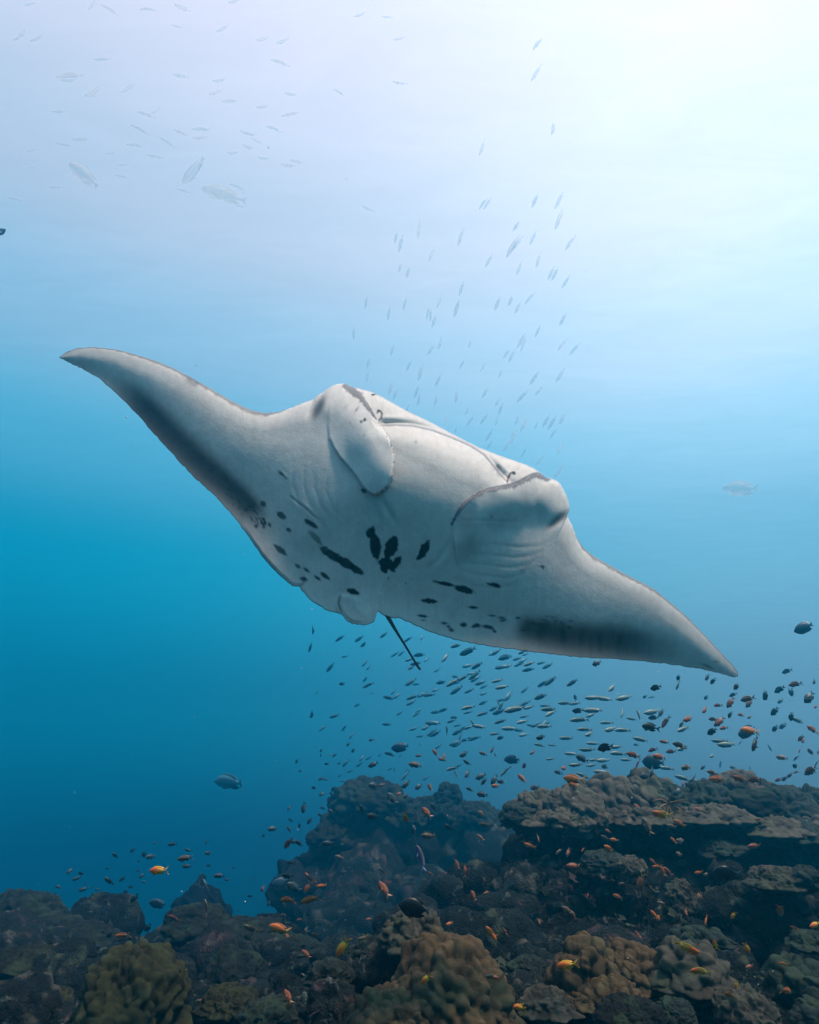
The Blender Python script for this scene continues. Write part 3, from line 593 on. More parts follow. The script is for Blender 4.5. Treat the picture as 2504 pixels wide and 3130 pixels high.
COLONIES = [
 # foreground
 (388, 3130, 2.9, 150, 165, .042, OLV, 'olive green lumpy dome coral at the lower left of the reef', dict(kind='knobs', seed=3)),
 (1375, 3130, 2.75, 175, 205, .050, TAN, 'big brown coral hill covered in rounded knobs at the bottom centre', dict(seed=5)),
 (1190, 3150, 2.6, 120, 100, .036, TAN, 'brown finely knobbed coral at the very bottom left of the big coral hill', dict(seed=6)),
 (1500, 3160, 2.65, 70, 70, .034, TAN, 'small brown knobby coral at the right foot of the big coral hill', dict(seed=7)),
 (1265, 2880, 3.15, 85, 85, .036, PAL, 'pale green peaked coral just below the black oval fish', dict(seed=8, skirt=.25)),
 (1120, 2930, 3.3, 50, 40, .034, GRY, 'grey green coral left of the peaked coral', dict(seed=9)),
 (1010, 2990, 3.1, 60, 38, .05, GRY, 'flat crusty coral shelf beside the yellow orange fish', dict(seed=10, kind='ridges', skirt=.3)),
 (1310, 2980, 3.0, 60, 60, .034, OLV, 'green coral lumps on the slope under the peaked coral', dict(seed=11)),
 (1790, 2985, 3.05, 75, 78, .070, TAN, 'coral with tall smooth egg shaped knobs at the lower right', dict(seed=12)),
 (1920, 2980, 3.15, 95, 62, .045, TAN, 'brown knobby coral spreading right of the egg shaped knobs', dict(seed=13)),
 (1860, 3045, 2.95, 85, 38, .038, TAN, 'low brown coral plate below the egg shaped knobs', dict(seed=14, skirt=.35)),
 (1665, 3080, 2.85, 72, 44, .05, PAL, 'pale tan coral plate at the bottom, left of the egg shaped knobs', dict(seed=15, kind='ridges', skirt=.4)),
 (1770, 3070, 2.9, 40, 22, .03, TAN, 'small tan coral crust between two coral plates at the bottom', dict(seed=16, skirt=.4)),
 (2110, 3000, 3.05, 92, 82, .060, PAL, 'tan coral dome with a smooth skirt, two yellow fish above it', dict(seed=17, skirt=.35)),
 (2040, 2960, 3.3, 50, 55, .03, DRK, 'dark coral lump left of the skirted coral dome', dict(seed=18)),
 (2290, 3120, 2.75, 92, 85, .040, PAL, 'pale ridged coral at the bottom right, orange fish over it', dict(seed=19, kind='ridges')),
 (2460, 3040, 3.0, 85, 78, .052, GRY, 'grey green coral dome on the right edge of the picture', dict(seed=20)),
 (2490, 3120, 2.8, 50, 40, .036, GRY, 'small grey coral in the bottom right corner', dict(seed=21)),
 (2480, 2885, 3.4, 62, 30, .05, GRY, 'flat grey coral plate on the right edge below the dark ledge', dict(seed=22, skirt=.3, kind='ridges')),
 (2135, 2875, 3.6, 60, 26, .04, GRY, 'thin sloping coral crust above the skirted coral dome', dict(seed=23, skirt=.3)),
 (1930, 3125, 2.75, 100, 60, .026, DRK, 'dark crusted coral boulder at the bottom edge right of centre', dict(seed=24, kind='ridges')),
 (2070, 3110, 2.8, 60, 45, .024, GRY, 'rough grey coral rubble lump at the bottom edge', dict(seed=25, kind='ridges')),
 (1615, 2960, 3.4, 60, 26, .03, GRY, 'low grey coral crust left of the egg shaped knobs', dict(seed=26, kind='ridges')),
 (820, 3110, 2.9, 90, 42, .032, GRY, 'dark crusty coral lump on the bottom edge left of centre', dict(seed=27, kind='ridges')),
 # middle
 (2390, 2700, 4.1, 90, 42, .05, PAL, 'pale crust of coral on top of the dark ledge at the right', dict(seed=28, kind='ridges', skirt=.2)),
 (2475, 2700, 4.0, 45, 34, .045, GRY, 'small knobby coral on the right end of the dark ledge', dict(seed=29)),
 (2085, 2785, 4.4, 46, 78, .05, PAL, 'pale fluted coral leaning on the dark reef wall', dict(seed=30, kind='ridges', flat=.5)),
 (1930, 2660, 5.0, 40, 34, .05, PAL, 'round pale coral head on the middle of the reef wall', dict(seed=31, kind='ridges')),
 (1850, 2640, 5.2, 70, 30, .04, GRY, 'grey coral crust high on the reef wall', dict(seed=32, kind='ridges')),
 (2420, 2560, 5.8, 72, 52, .08, GRY, 'fan shaped coral shelf under the right ridge', dict(seed=33, kind='ridges', skirt=.4)),
 (2205, 2600, 5.6, 60, 30, .05, GRY, 'low coral crust on the wall under the right ridge', dict(seed=34, kind='ridges')),
 # ridge
 (1600, 2500, 5.9, 62, 44, .07, GRY, 'low feathery coral at the left end of the ridge', dict(seed=35, kind='ridges')),
 (1640, 2505, 6.0, 52, 70, .10, PAL, 'lumpy coral at the left end of the ridge top', dict(seed=36)),
 (1760, 2500, 5.9, 78, 72, .085, PAL, 'block of folded coral lobes second from the left on the ridge', dict(seed=37)),
 (1705, 2512, 5.8, 84, 30, .06, PAL, 'yellowish shelf of coral along the lip of the ridge', dict(seed=38, skirt=.3)),
 (1870, 2490, 6.1, 88, 95, .11, PAL, 'tall grey coral of overlapping rounded plates on the ridge', dict(seed=39, skirt=.15)),
 (1975, 2470, 6.3, 70, 95, .12, PAL, 'highest lumpy coral on the ridge', dict(seed=40)),
 (2055, 2490, 6.2, 66, 92, .11, GRY, 'fluted coral column with an orange feather star at its foot', dict(seed=41, kind='ridges')),
 (1930, 2508, 5.9, 74, 32, .08, PAL, 'pale coral ledge below the highest coral of the ridge', dict(seed=42, skirt=.3)),
 (2165, 2475, 6.2, 78, 66, .085, GRY, 'knobby coral mound on the right half of the ridge', dict(seed=43)),
 (2260, 2450, 6.5, 86, 72, .075, PAL, 'broad mound of small coral knobs at the top right of the ridge', dict(seed=44)),
 (2310, 2470, 6.0, 60, 52, .30, DRK, 'smooth dark cushion coral in front of the broad knobby mound', dict(seed=45, kind='plain')),
 (2380, 2490, 6.2, 90, 66, .10, GRY, 'sloping grey coral right of the dark cushion', dict(seed=46, kind='knobs')),
 (2170, 2500, 5.9, 86, 30, .07, PAL, 'long pale coral shelf in front of the dark cushion', dict(seed=47, skirt=.3)),
 (2350, 2538, 5.8, 84, 34, .07, PAL, 'coral shelf stepping down toward the right edge', dict(seed=48, skirt=.3)),
 (2480, 2490, 6.5, 62, 66, .09, GRY, 'rounded coral head at the right edge behind the ridge', dict(seed=49)),
 (2490, 2545, 5.9, 60, 40, .08, PAL, 'pale folded coral at the right edge below the rounded head', dict(seed=50)),
 # far head
 (1135, 2470, 12.42, 88, 66, .20, GRY, 'hazy coral crown on the left top of the distant reef head', dict(seed=51)),
 (1010, 2565, 11.88, 46, 36, .15, GRY, 'small hazy coral on the left shoulder of the distant reef head', dict(seed=52)),
 (1375, 2455, 12.42, 30, 52, .15, GRY, 'upright hazy coral knob in the middle of the distant reef head', dict(seed=53)),
 (1330, 2490, 12.42, 70, 42, .15, GRY, 'hazy coral mound beside the upright coral knob', dict(seed=54)),
 (1450, 2510, 12.02, 70, 44, .15, GRY, 'hazy coral mound between the distant head and the ridge', dict(seed=55)),
 (1240, 2500, 12.15, 60, 34, .15, GRY, 'hazy coral lobe right of the coral crown', dict(seed=56)),
 # left reef
 (60, 2800, 7.0, 100, 52, .10, GRY, 'hazy coral mound at the left edge of the lower reef', dict(seed=57)),
 (165, 2850, 6.2, 80, 34, .08, GRY, 'low coral on the lower reef right of the hazy left mound', dict(seed=58, kind='ridges')),
 (270, 2865, 6.0, 70, 34, .07, GRY, 'crusted coral beside the dark patch of the lower reef', dict(seed=59, kind='ridges', skirt=.3)),
 (600, 2835, 6.1, 90, 52, .07, GRY, 'branching crusted coral in the middle of the lower left reef', dict(seed=60, kind='ridges')),
 (740, 2860, 5.8, 95, 44, .07, GRY, 'broad coral shelf on the lower left reef near the reef head', dict(seed=61, kind='ridges', skirt=.35)),
 (860, 2895, 5.6, 80, 30, .07, GRY, 'flat coral table touching the shadow of the reef head', dict(seed=62, kind='ridges', skirt=.3)),
 (720, 2985, 4.6, 100, 62, .05, GRY, 'rough rounded coral right of the green dome coral', dict(seed=63, kind='ridges')),
 (90, 2960, 4.6, 120, 50, .05, OLV, 'dim green coral bank at the left edge of the picture', dict(seed=64, kind='ridges')),
 (700, 3075, 3.3, 80, 50, .04, OLV, 'low green coral right of the green dome at the bottom', dict(seed=65, kind='ridges', skirt=.2)),
 (120, 3090, 3.4, 90, 46, .04, OLV, 'dark green coral in the lower left corner', dict(seed=66, kind='ridges')),
]
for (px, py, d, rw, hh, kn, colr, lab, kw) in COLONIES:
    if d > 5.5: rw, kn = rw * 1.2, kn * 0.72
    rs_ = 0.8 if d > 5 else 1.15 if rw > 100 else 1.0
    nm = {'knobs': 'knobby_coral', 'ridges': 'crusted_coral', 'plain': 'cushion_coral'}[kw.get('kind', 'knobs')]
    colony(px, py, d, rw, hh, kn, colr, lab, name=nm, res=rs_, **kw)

# ------------------------------------------------------------------ small growth all over the rock: shards, tubes and leaves of coral
def build_growth():
    rs = np.random.RandomState(8); V = []; Fc = []; C = []; off = 0
    nr, na = 410, 780
    G = RP.reshape(nr, na, 3); dark = 0.62
    n = 0
    shapes = []
    th = np.linspace(0, 2 * math.pi, 7, endpoint=False)
    # a crumpled leaf: a fan of two rings round a stalk point
    fan = np.array([(0, 0, 0)] + [(0.5 * math.cos(t), 0.5 * math.sin(t), 0.35) for t in th] + [(math.cos(t + .2), math.sin(t + .2), 0.55) for t in th])
    fanf = [(0, 1 + k, 1 + (k + 1) % 7, 0) for k in range(7)] + [(1 + k, 8 + k, 8 + (k + 1) % 7, 1 + (k + 1) % 7) for k in range(7)]
    for q in range(15000):
        i = int(nr * (0.14 + 0.56 * rs.rand())); j = rs.randint(2, na - 3)
        p = G[i, j]; a = G[i, j + 1] - p; b = G[i + 1, j] - p; nn = np.cross(a, b); ln = np.linalg.norm(nn)
        if ln < 1e-9: continue
        nn /= ln
        if nn[2] < 0: nn = -nn
        d = math.hypot(p[0], p[1]); 
        if d > 17: continue
        cl = vnoise(np.array([[p[0] * 1.1, p[1] * 1.1, p[2] * 1.1]]), 55)[0]
        if cl < -0.15 + 0.3 * rs.rand(): continue
        s = (0.008 + 0.022 * rs.rand() ** 2) * (0.55 + d / 7)
        nn = nn * 0.6 + np.array([rs.randn() * .35, -0.25 + rs.randn() * .3, 0.35]); nn /= np.linalg.norm(nn)
        t1 = np.cross(nn, [rs.randn(), rs.randn(), rs.randn()]); t1 /= np.linalg.norm(t1); t2 = np.cross(nn, t1)
        f = fan.copy(); f[1:] *= (1 + 0.45 * rs.randn(14, 1) * 0.8)
        f[:, 0] *= 1.3 * (0.5 + rs.rand()); f[:, 2] *= 0.4 + 2.0 * rs.rand()
        w = p + s * (f[:, :1] * t1 + f[:, 1:2] * t2 + f[:, 2:] * nn)
        V.append(w); Fc += [(x + off, y + off, z + off, w2 + off) for x, y, z, w2 in fanf[7:]] + [(off, off + 1 + k, off + 1 + (k + 1) % 7, off) for k in range(0)]
        base = [(0.26, 0.24, 0.21), (0.12, 0.14, 0.09), (0.17, 0.12, 0.13), (0.30, 0.17, 0.09), (0.08, 0.08, 0.07), (0.09, 0.11, 0.10)][rs.choice(6, p=[.16, .25, .1, .05, .24, .2])]
        C.append(np.tile(np.array(base) * (0.08 + 0.32 * rs.rand() ** 1.5), (15, 1))); off += 15
    link('coral_growth', mesh_np('coral_growth', np.concatenate(V), Fc, np.concatenate(C), [CORAL]), kind='stuff', label='small shards, leaves and crusts of coral growing all over the reef rock')
build_growth()
# ------------------------------------------------------------------ dark lumps, knolls and crusts that make up the broken rock of the walls
def build_crust():
    rs = np.random.RandomState(21); nu, nv_ = 46, 22
    u = np.linspace(0, 2 * math.pi, nu, endpoint=False); v = np.linspace(0.02, math.pi - 0.02, nv_)
    UU, VV = np.meshgrid(u, v); D = np.stack([np.sin(VV) * np.cos(UU), np.sin(VV) * np.sin(UU), np.cos(VV)], -1).reshape(-1, 3)
    i = np.arange(nu * nv_).reshape(nv_, nu); j = np.roll(i, -1, 1); Q0 = np.stack([i[:-1], i[1:], j[1:], j[:-1]], -1).reshape(-1, 4)
    VS, NS, QS, HU, SZ = [], [], [], [], []; n = 0
    while n < 250:
        if n % 5 < 3: px, py = 1000 + 1560 * rs.rand(), 2540 + 600 * rs.rand() ** 1.1
        elif n % 5 == 3: px, py = 880 + 500 * rs.rand(), 2480 + 560 * rs.rand()
        else: px, py = -40 + 1000 * rs.rand(), 2830 + 300 * rs.rand()
        d = hit_depth(px, py); n += 1
        if d > 17: continue
        s = (0.035 + 0.085 * rs.rand() ** 1.5) * d * 0.40 + 0.01
        sc_ = s * np.array([0.8 + 0.8 * rs.rand(), 0.7 + 0.5 * rs.rand(), 0.35 + 0.75 * rs.rand()])
        c = np.array(at(px, py, d)) + np.array([0, 0.25 * s, -0.2 * s])
        tl = rs.randn() * 0.3; R3 = np.array([[math.cos(tl), 0, math.sin(tl)], [0, 1, 0], [-math.sin(tl), 0, math.cos(tl)]])
        VS.append((D * sc_) @ R3 + c); NS.append((D / sc_ * s) @ R3); QS.append(Q0 + len(QS) * len(D)); HU.append(np.full(len(D), rs.rand())); SZ.append(np.full(len(D), s))
    P = np.concatenate(VS); Nn = np.concatenate(NS); Nn /= np.linalg.norm(Nn, axis=1)[:, None]; hu = np.concatenate(HU)[:, None]; s = np.concatenate(SZ)
    kk = P / s[:, None]
    f1, f2, cid = worley(kk * 2.2 + fbm(kk * 1.5, 2, 8)[:, None], 3); r1 = 1 - np.abs(fbm(kk * 1.6, 4, 13)) * 2.2
    P = P + Nn * (s * (0.34 * fbm(kk * 0.8, 3, 1) + 0.16 * (0.6 - f1) + 0.20 * np.clip(r1, -.3, 1) + 0.06 * fbm(kk * 9, 3, 4)))[:, None]
    q = fbm(kk * 2.5, 4, 31)[:, None]; pal = smooth(0.12, 0.5, q) * smooth(0.0, 0.6, np.clip(r1, 0, 1))[:, None]
    a = np.array([0.006, 0.008, 0.008]) * (0.5 + hu); b = np.where(hu > .7, np.array([0.09, 0.05, 0.055]), np.where(hu > .35, np.array([0.11, 0.10, 0.08]), np.array([0.07, 0.085, 0.05])))
    link('reef_crust', mesh_np('reef_crust', P, np.concatenate(QS), a + (b - a) * pal * 0.55, [ROCK]), kind='stuff', label='dark broken lumps and crusts of old coral rock covering the reef walls')
build_crust()
# orange soft corals on the wall and a feather star
def soft_coral(px, py, size, lab, colr, seed):
    d = min(hit_depth(px, py), 9) - 0.05; c = at(px, py, d); r = size / F * d; rs = np.random.RandomState(seed)
    V = []; Q = []; off = 0
    def limb(p, dr, ln, rad, dep):
        nonlocal off
        pts = [p]; dd = dr
        for k in range(4):
            dd = dd + rs.randn(3) * 0.28; dd /= np.linalg.norm(dd); pts.append(pts[-1] + dd * ln / 4)
        for k, pt in enumerate(pts):
            a = np.cross(dd, [0.3, 1, 0.1]); a /= np.linalg.norm(a); b = np.cross(dd, a); rr = rad * (1 - 0.16 * k)
            for t in range(6): V.append(pt + rr * (a * math.cos(t * 1.047) + b * math.sin(t * 1.047)))
        for k in range(4):
            for t in range(6): Q.append((off + k * 6 + t, off + k * 6 + (t + 1) % 6, off + k * 6 + 6 + (t + 1) % 6, off + k * 6 + 6 + t))
        off += 30
        if dep:
            for k in range(3): limb(pts[2 + rs.randint(3)], dd + rs.randn(3) * 0.8, ln * 0.6, rad * 0.7, dep - 1)
    for k in range(6): limb(np.zeros(3), np.array([rs.randn() * .9, -0.5, rs.randn() * .6 + .3]), r * 0.8, r * 0.14, 2)
    o = link('soft_coral', mesh_np('soft_coral', np.array(V), Q, np.tile(np.array(colr), (len(V), 1)), [CORAL]), label=lab, category='soft coral'); o.location = c
SC = (0.42, 0.16, 0.05)
soft_coral(1610, 2580, 17, 'orange soft coral tuft high on the left part of the reef wall', SC, 1)
soft_coral(1745, 2605, 13, 'peach soft coral tuft on the wall right of the highest orange tuft', (0.45, 0.24, 0.12), 2)
soft_coral(1800, 2750, 24, 'dusty red soft coral bush in the middle of the dark wall', (0.26, 0.10, 0.07), 3)
soft_coral(2140, 2745, 14, 'small orange soft coral beside the pale fluted coral', SC, 4)
soft_coral(2355, 2680, 20, 'bright orange soft coral on the pale crust of the dark ledge', (0.55, 0.18, 0.05), 5)
soft_coral(1185, 2700, 9, 'dim red soft coral low on the distant reef head', (0.25, 0.09, 0.06), 6)
soft_coral(2010, 2800, 12, 'rust coloured soft coral on the lower right wall', (0.35, 0.15, 0.05), 7)
def feather_star():
    c = at(2045, 2458, 5.9); rs = np.random.RandomState(3); V = []; Q = []; off = 0
    for k in range(11):
        a0 = math.radians(-160 + 32 * k); p = np.zeros(3); d = np.array([math.cos(a0), -0.4, math.sin(a0) * 0.8 - 0.35]); d /= np.linalg.norm(d)
        for s in range(9):
            a = np.cross(d, [0, 1, 0.2]); a /= np.linalg.norm(a); b = np.cross(d, a); rr = 0.011 * (1 - s / 10)
            for t in range(5): V.append(p + rr * (a * math.cos(t * 1.257) + b * math.sin(t * 1.257)))
            p = p + d * 0.022; d = d + np.array([0, 0, -0.10]) + rs.randn(3) * 0.12; d /= np.linalg.norm(d)
        for s in range(8):
            for t in range(5): Q.append((off + s * 5 + t, off + s * 5 + (t + 1) % 5, off + s * 5 + 5 + (t + 1) % 5, off + s * 5 + 5 + t))
        off += 45
    o = link('feather_star', mesh_np('feather_star', np.array(V), Q, np.tile(np.array([0.20, 0.11, 0.05]), (len(V), 1)), [CORAL]),
             label='orange feather star with drooping arms clinging to the ridge coral', category='feather star'); o.location = c
feather_star()

# ------------------------------------------------------------------ fish
def fish_mesh(name, length=1.0, deep=0.30, wide=0.13, nose=0.8, fork=0.5, tail=0.30, tail_len=0.20, dorsal=0.06, bend=0.0, colr=None, peak=0.38, long_fin=False):
    """head towards +X, back towards +Z, about 1 unit long"""
    ns, nc = 18, 12; body_end = 0.5 - tail_len
    xs = np.linspace(0, 1, ns); V = []; C = []; Q = []
    def col(x, z, part): return colr(x, z, part)
    L0, L1 = 0.5, -body_end
    def prof(s):
        up = math.sin(math.pi * min(1, s / (2 * peak))) ** nose if s < peak else math.cos(math.pi / 2 * ((s - peak) / (1 - peak)) ** 1.25) ** 0.9
        return max(up, 0.0)
    for i, s in enumerate(xs):
        x = L0 + (L1 - L0) * s; pr = prof(s); hz_ = deep / 2 * max(pr, 0.17 if s > 0.5 else 0.02); wy = wide / 2 * max(pr ** 0.8, 0.1 if s > .5 else 0.02)
        for k in range(nc):
            t = 2 * math.pi * k / nc; z = math.sin(t) * hz_; y = math.cos(t) * wy
            V.append((x, y, z * (1.0 if z > 0 else 1.06))); C.append(col(x, math.sin(t), 'body'))
    for i in range(ns - 1):
        for k in range(nc): Q.append((i * nc + k, i * nc + (k + 1) % nc, (i + 1) * nc + (k + 1) % nc, (i + 1) * nc + k))
    Q.append((0, 3, 6, 9)); Q.append((0, nc - 3, nc - 6, nc - 6 + 0))  # snout closed
    Q.pop()
    def fin(pts, th, part):
        """a thin fin with thickness, pts = outline in x,z as a strip of pairs"""
        o = len(V)
        for (xa, za, xb, zb) in pts:
            for (x, z, w) in ((xa, za, th), (xb, zb, th * 0.3)):
                V.append((x, w, z)); C.append(col(x, z, part)); V.append((x, -w, z)); C.append(col(x, z, part))
        n = len(pts)
        for i in range(n - 1):
            a = o + 4 * i; b = a + 4
            Q.extend([(a, a + 2, b + 2, b), (a + 1, b + 1, b + 3, a + 3), (a + 2, a + 3, b + 3, b + 2)])
    # tail: two lobes
    x0 = L1 + 0.02; z0 = deep * 0.09
    for sg in (1, -1):
        tips = []
        for k in range(6):
            f = k / 5; xa = x0 - tail_len * (0.16 + 0.84 * f); top = sg * (z0 + (tail / 2 - z0) * f ** 0.8)
            inn = sg * max(0, (tail / 2) * (f - (1 - fork)) / fork) * 0.98 if f > 1 - fork else 0.0
            tips.append((xa + 0.02, inn, xa, top))
        fin([(x0, 0, x0, sg * z0)] + tips, 0.008, 'tail')
    # back fin, belly fin
    for (sg, a, b, hgt) in ((1, 0.24, 0.84, dorsal), (-1, 0.58, 0.84, dorsal * 1.1), (-1, 0.26, 0.40, dorsal * 1.3)):
        pts = []
        for k in range(6):
            s = a + (b - a) * k / 5; x = L0 + (L1 - L0) * s; z = sg * deep / 2 * prof(s) * 0.9
            e = math.sin(math.pi * (0.12 + 0.8 * k / 5)) ** 0.6 if a != 0.26 else (1 - k / 6)
            if long_fin and sg == 1 and k == 1: e *= 2.2
            pts.append((x, z, x - 0.035 - 0.02 * k, z + sg * hgt * e))
        fin(pts, 0.006, 'fin')
    # breast fins
    for sg in (1, -1):
        o = len(V); xp = 0.5 - 0.27
        for (x, y, z) in ((xp, .42, -.08), (xp - .03, .46, -.3), (xp - .13, .95, -.42), (xp - .11, .9, -.1)):
            V.append((x, sg * wide * y * (1.0 if y < .5 else 1.0), deep * z)); C.append(col(x, z, 'fin'))
        Q.append((o, o + 1, o + 2, o + 3))
    # eyes
    for sg in (1, -1):
        o = len(V); ex = 0.5 - 0.085; pr = prof(0.085 / (L0 - L1)); ey = sg * wide / 2 * pr ** 0.8 * 0.86; ez = deep * 0.07; R_ = 0.02
        for k in range(8): V.append((ex + R_ * math.cos(k * math.pi / 4), ey, ez + R_ * math.sin(k * math.pi / 4))); C.append((0.3, 0.28, 0.22))
        for k in range(8): V.append((ex + R_ * .6 * math.cos(k * math.pi / 4), ey + sg * R_ * .6, ez + R_ * .6 * math.sin(k * math.pi / 4))); C.append((0.005, 0.005, 0.005))
        for k in range(8): Q.append((o + k, o + (k + 1) % 8, o + 8 + (k + 1) % 8, o + 8 + k))
        Q.append((o + 8, o + 10, o + 12, o + 14)); 
    V = np.array(V, float)
    if bend: V[:, 1] += bend * (0.5 - V[:, 0]) ** 2; V[:, 0] *= 1 - 0.12 * abs(bend) * (0.5 - V[:, 0])
    m = HAZE_SKIN if colr is pale else FISHM
    q4 = [q for q in Q if len(set(q)) == 4]
    return mesh_np(name, V, q4, np.array(C), [m])
FISHM = mat('fish skin', 0.42, 0.5, 9, 0.15, 0.05, 0.004, scale2=60)
def _haze_skin():
    m = mat('haze faded fish skin', 0.6, 0.2, 9, 0.05, 0.0, 0.004); n = m.node_tree.nodes; l = m.node_tree.links     # see-through skin stands in for water haze over the high fish
    b = n['Principled BSDF']; src = b.inputs['Base Color'].links[0].from_socket
    t = n.new('ShaderNodeBsdfTranslucent'); l.new(src, t.inputs[0]); x = n.new('ShaderNodeMixShader'); x.inputs[0].default_value = 0.55
    l.new(b.outputs[0], x.inputs[1]); l.new(t.outputs[0], x.inputs[2]); tt = n.new('ShaderNodeBsdfTransparent'); x2 = n.new('ShaderNodeMixShader'); x2.inputs[0].default_value = 0.78     # mostly clear, so the pale fish fade as if by haze
    l.new(tt.outputs[0], x2.inputs[2]); l.new(x.outputs[0], x2.inputs[1]); l.new(x2.outputs[0], n['Material Output'].inputs['Surface']); return m
HAZE_SKIN = _haze_skin()
def mixf(a, b, t): t = max(0, min(1, t)); return tuple(a[k] + (b[k] - a[k]) * t for k in range(3))
def anthias(x, z, part):
    b = mixf((0.50, 0.125, 0.02), (0.52, 0.20, 0.06), -z)
    if part == 'tail': b = (0.60, 0.26, 0.03)
    if part == 'fin': b = (0.40, 0.10, 0.03)
    return b
def anthias_y(x, z, part): return mixf((0.58, 0.10, 0.015), (0.70, 0.36, 0.015), (0.15 - x) * 3 if part == 'body' else 1)
def anthias_r(x, z, part): return (0.26, 0.075, 0.04) if part == 'body' else (0.26, 0.10, 0.04)
def anthias_g(x, z, part): return (0.11, 0.085, 0.065) if part == 'body' else (0.26, 0.13, 0.06)
def damsel(x, z, part): return mixf((0.022, 0.028, 0.028), (0.06, 0.07, 0.06), -z)
def dusky(x, z, part): return mixf((0.03, 0.05, 0.06), (0.10, 0.13, 0.13), -z)
def fusilier(x, z, part):
    b = mixf((0.12, 0.18, 0.19), (0.05, 0.12, 0.15), 0.5 - z * 1.2)
    if part == 'body' and z > 0.6: b = (0.26, 0.28, 0.18)
    if part == 'tail': b = (0.20, 0.22, 0.14)
    return b
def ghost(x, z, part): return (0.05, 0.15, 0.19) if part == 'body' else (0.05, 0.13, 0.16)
def pale(x, z, part): return (0.86, 0.80, 0.76) if part == 'body' else (0.8, 0.75, 0.72)
def violet(x, z, part): return mixf((0.03, 0.045, 0.14), (0.12, 0.06, 0.06), abs(z)) if part == 'body' else (0.12, 0.18, 0.28)
def black(x, z, part): return (0.012, 0.012, 0.014) if part != 'tail' else (0.10, 0.14, 0.17)
def bluef(x, z, part): return (0.03, 0.06, 0.09)
def variants(nm, cf, **kw): return [fish_mesh(nm, colr=cf, bend=b, **kw) for b in (0.0, 0.35, -0.4)]
AN = dict(deep=0.30, wide=0.13, fork=0.6, tail=0.38, tail_len=0.27, dorsal=0.07)
FU = dict(deep=0.235, wide=0.12, fork=0.55, tail=0.24, tail_len=0.20, dorsal=0.022, peak=0.40)
DA = dict(deep=0.40, wide=0.15, fork=0.45, tail=0.36, tail_len=0.24, dorsal=0.08)
KIND = {
 'a': ('anthias', [m for f in (anthias_r, anthias_g, anthias_r) for m in variants('anthias', f, **AN)], 0.095),
 'o': ('anthias', variants('anthias', anthias, **AN), 0.11),
 'y': ('anthias', variants('anthias', anthias_y, **AN), 0.10),
 'd': ('damselfish', variants('damselfish', damsel, **DA) + variants('damselfish', dusky, **dict(DA, deep=0.36)), 0.10),
 'f': ('fusilier', variants('fusilier', fusilier, **FU), 0.22),
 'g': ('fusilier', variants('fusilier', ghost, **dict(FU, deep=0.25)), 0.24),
 's': ('small_fish', variants('small_fish', dusky, **dict(DA, deep=0.34)), 0.10),
 'u': ('jack', variants('jack', pale, **dict(FU, deep=0.155, wide=0.09, tail=0.12)), 0.46),
 'big': ('surgeonfish', variants('surgeonfish', bluef, **dict(DA, deep=0.50, wide=0.14, tail=0.28, tail_len=0.13, fork=0.3, dorsal=0.05, peak=0.45)), 0.22),
 'k': ('triggerfish', variants('triggerfish', black, **dict(DA, deep=0.62, wide=0.20, tail=0.34, tail_len=0.17, fork=0.25, dorsal=0.05, peak=0.45)), 0.26),
 'v': ('wrasse', variants('wrasse', violet, **dict(FU, deep=0.27, tail=0.26, fork=.6)), 0.14),
 'P': ('parrotfish', variants('parrotfish', pale, **dict(FU, deep=0.30, wide=0.18, tail=0.20, tail_len=0.14, fork=0.2, dorsal=0.03, nose=0.6)), 0.8),
 'G': ('grouper', variants('grouper', ghost, **dict(FU, deep=0.36, wide=0.2, tail=0.30, tail_len=0.16, fork=0.25, dorsal=0.06)), 0.7),
 'H': ('grouper', variants('grouper', pale, **dict(FU, deep=0.40, wide=0.2, tail=0.30, tail_len=0.16, fork=0.2, dorsal=0.05)), 0.7),
 'c': ('cleaner_fish', variants('cleaner_fish', lambda x, z, p: (0.02, 0.03, 0.04) if abs(z) < .6 else (0.30, 0.42, 0.48), **dict(FU, deep=0.14, wide=0.10, tail=0.10, fork=.2)), 0.09),
}
RF = np.random.RandomState(12)
NF = {}; SCHOOLS = {}
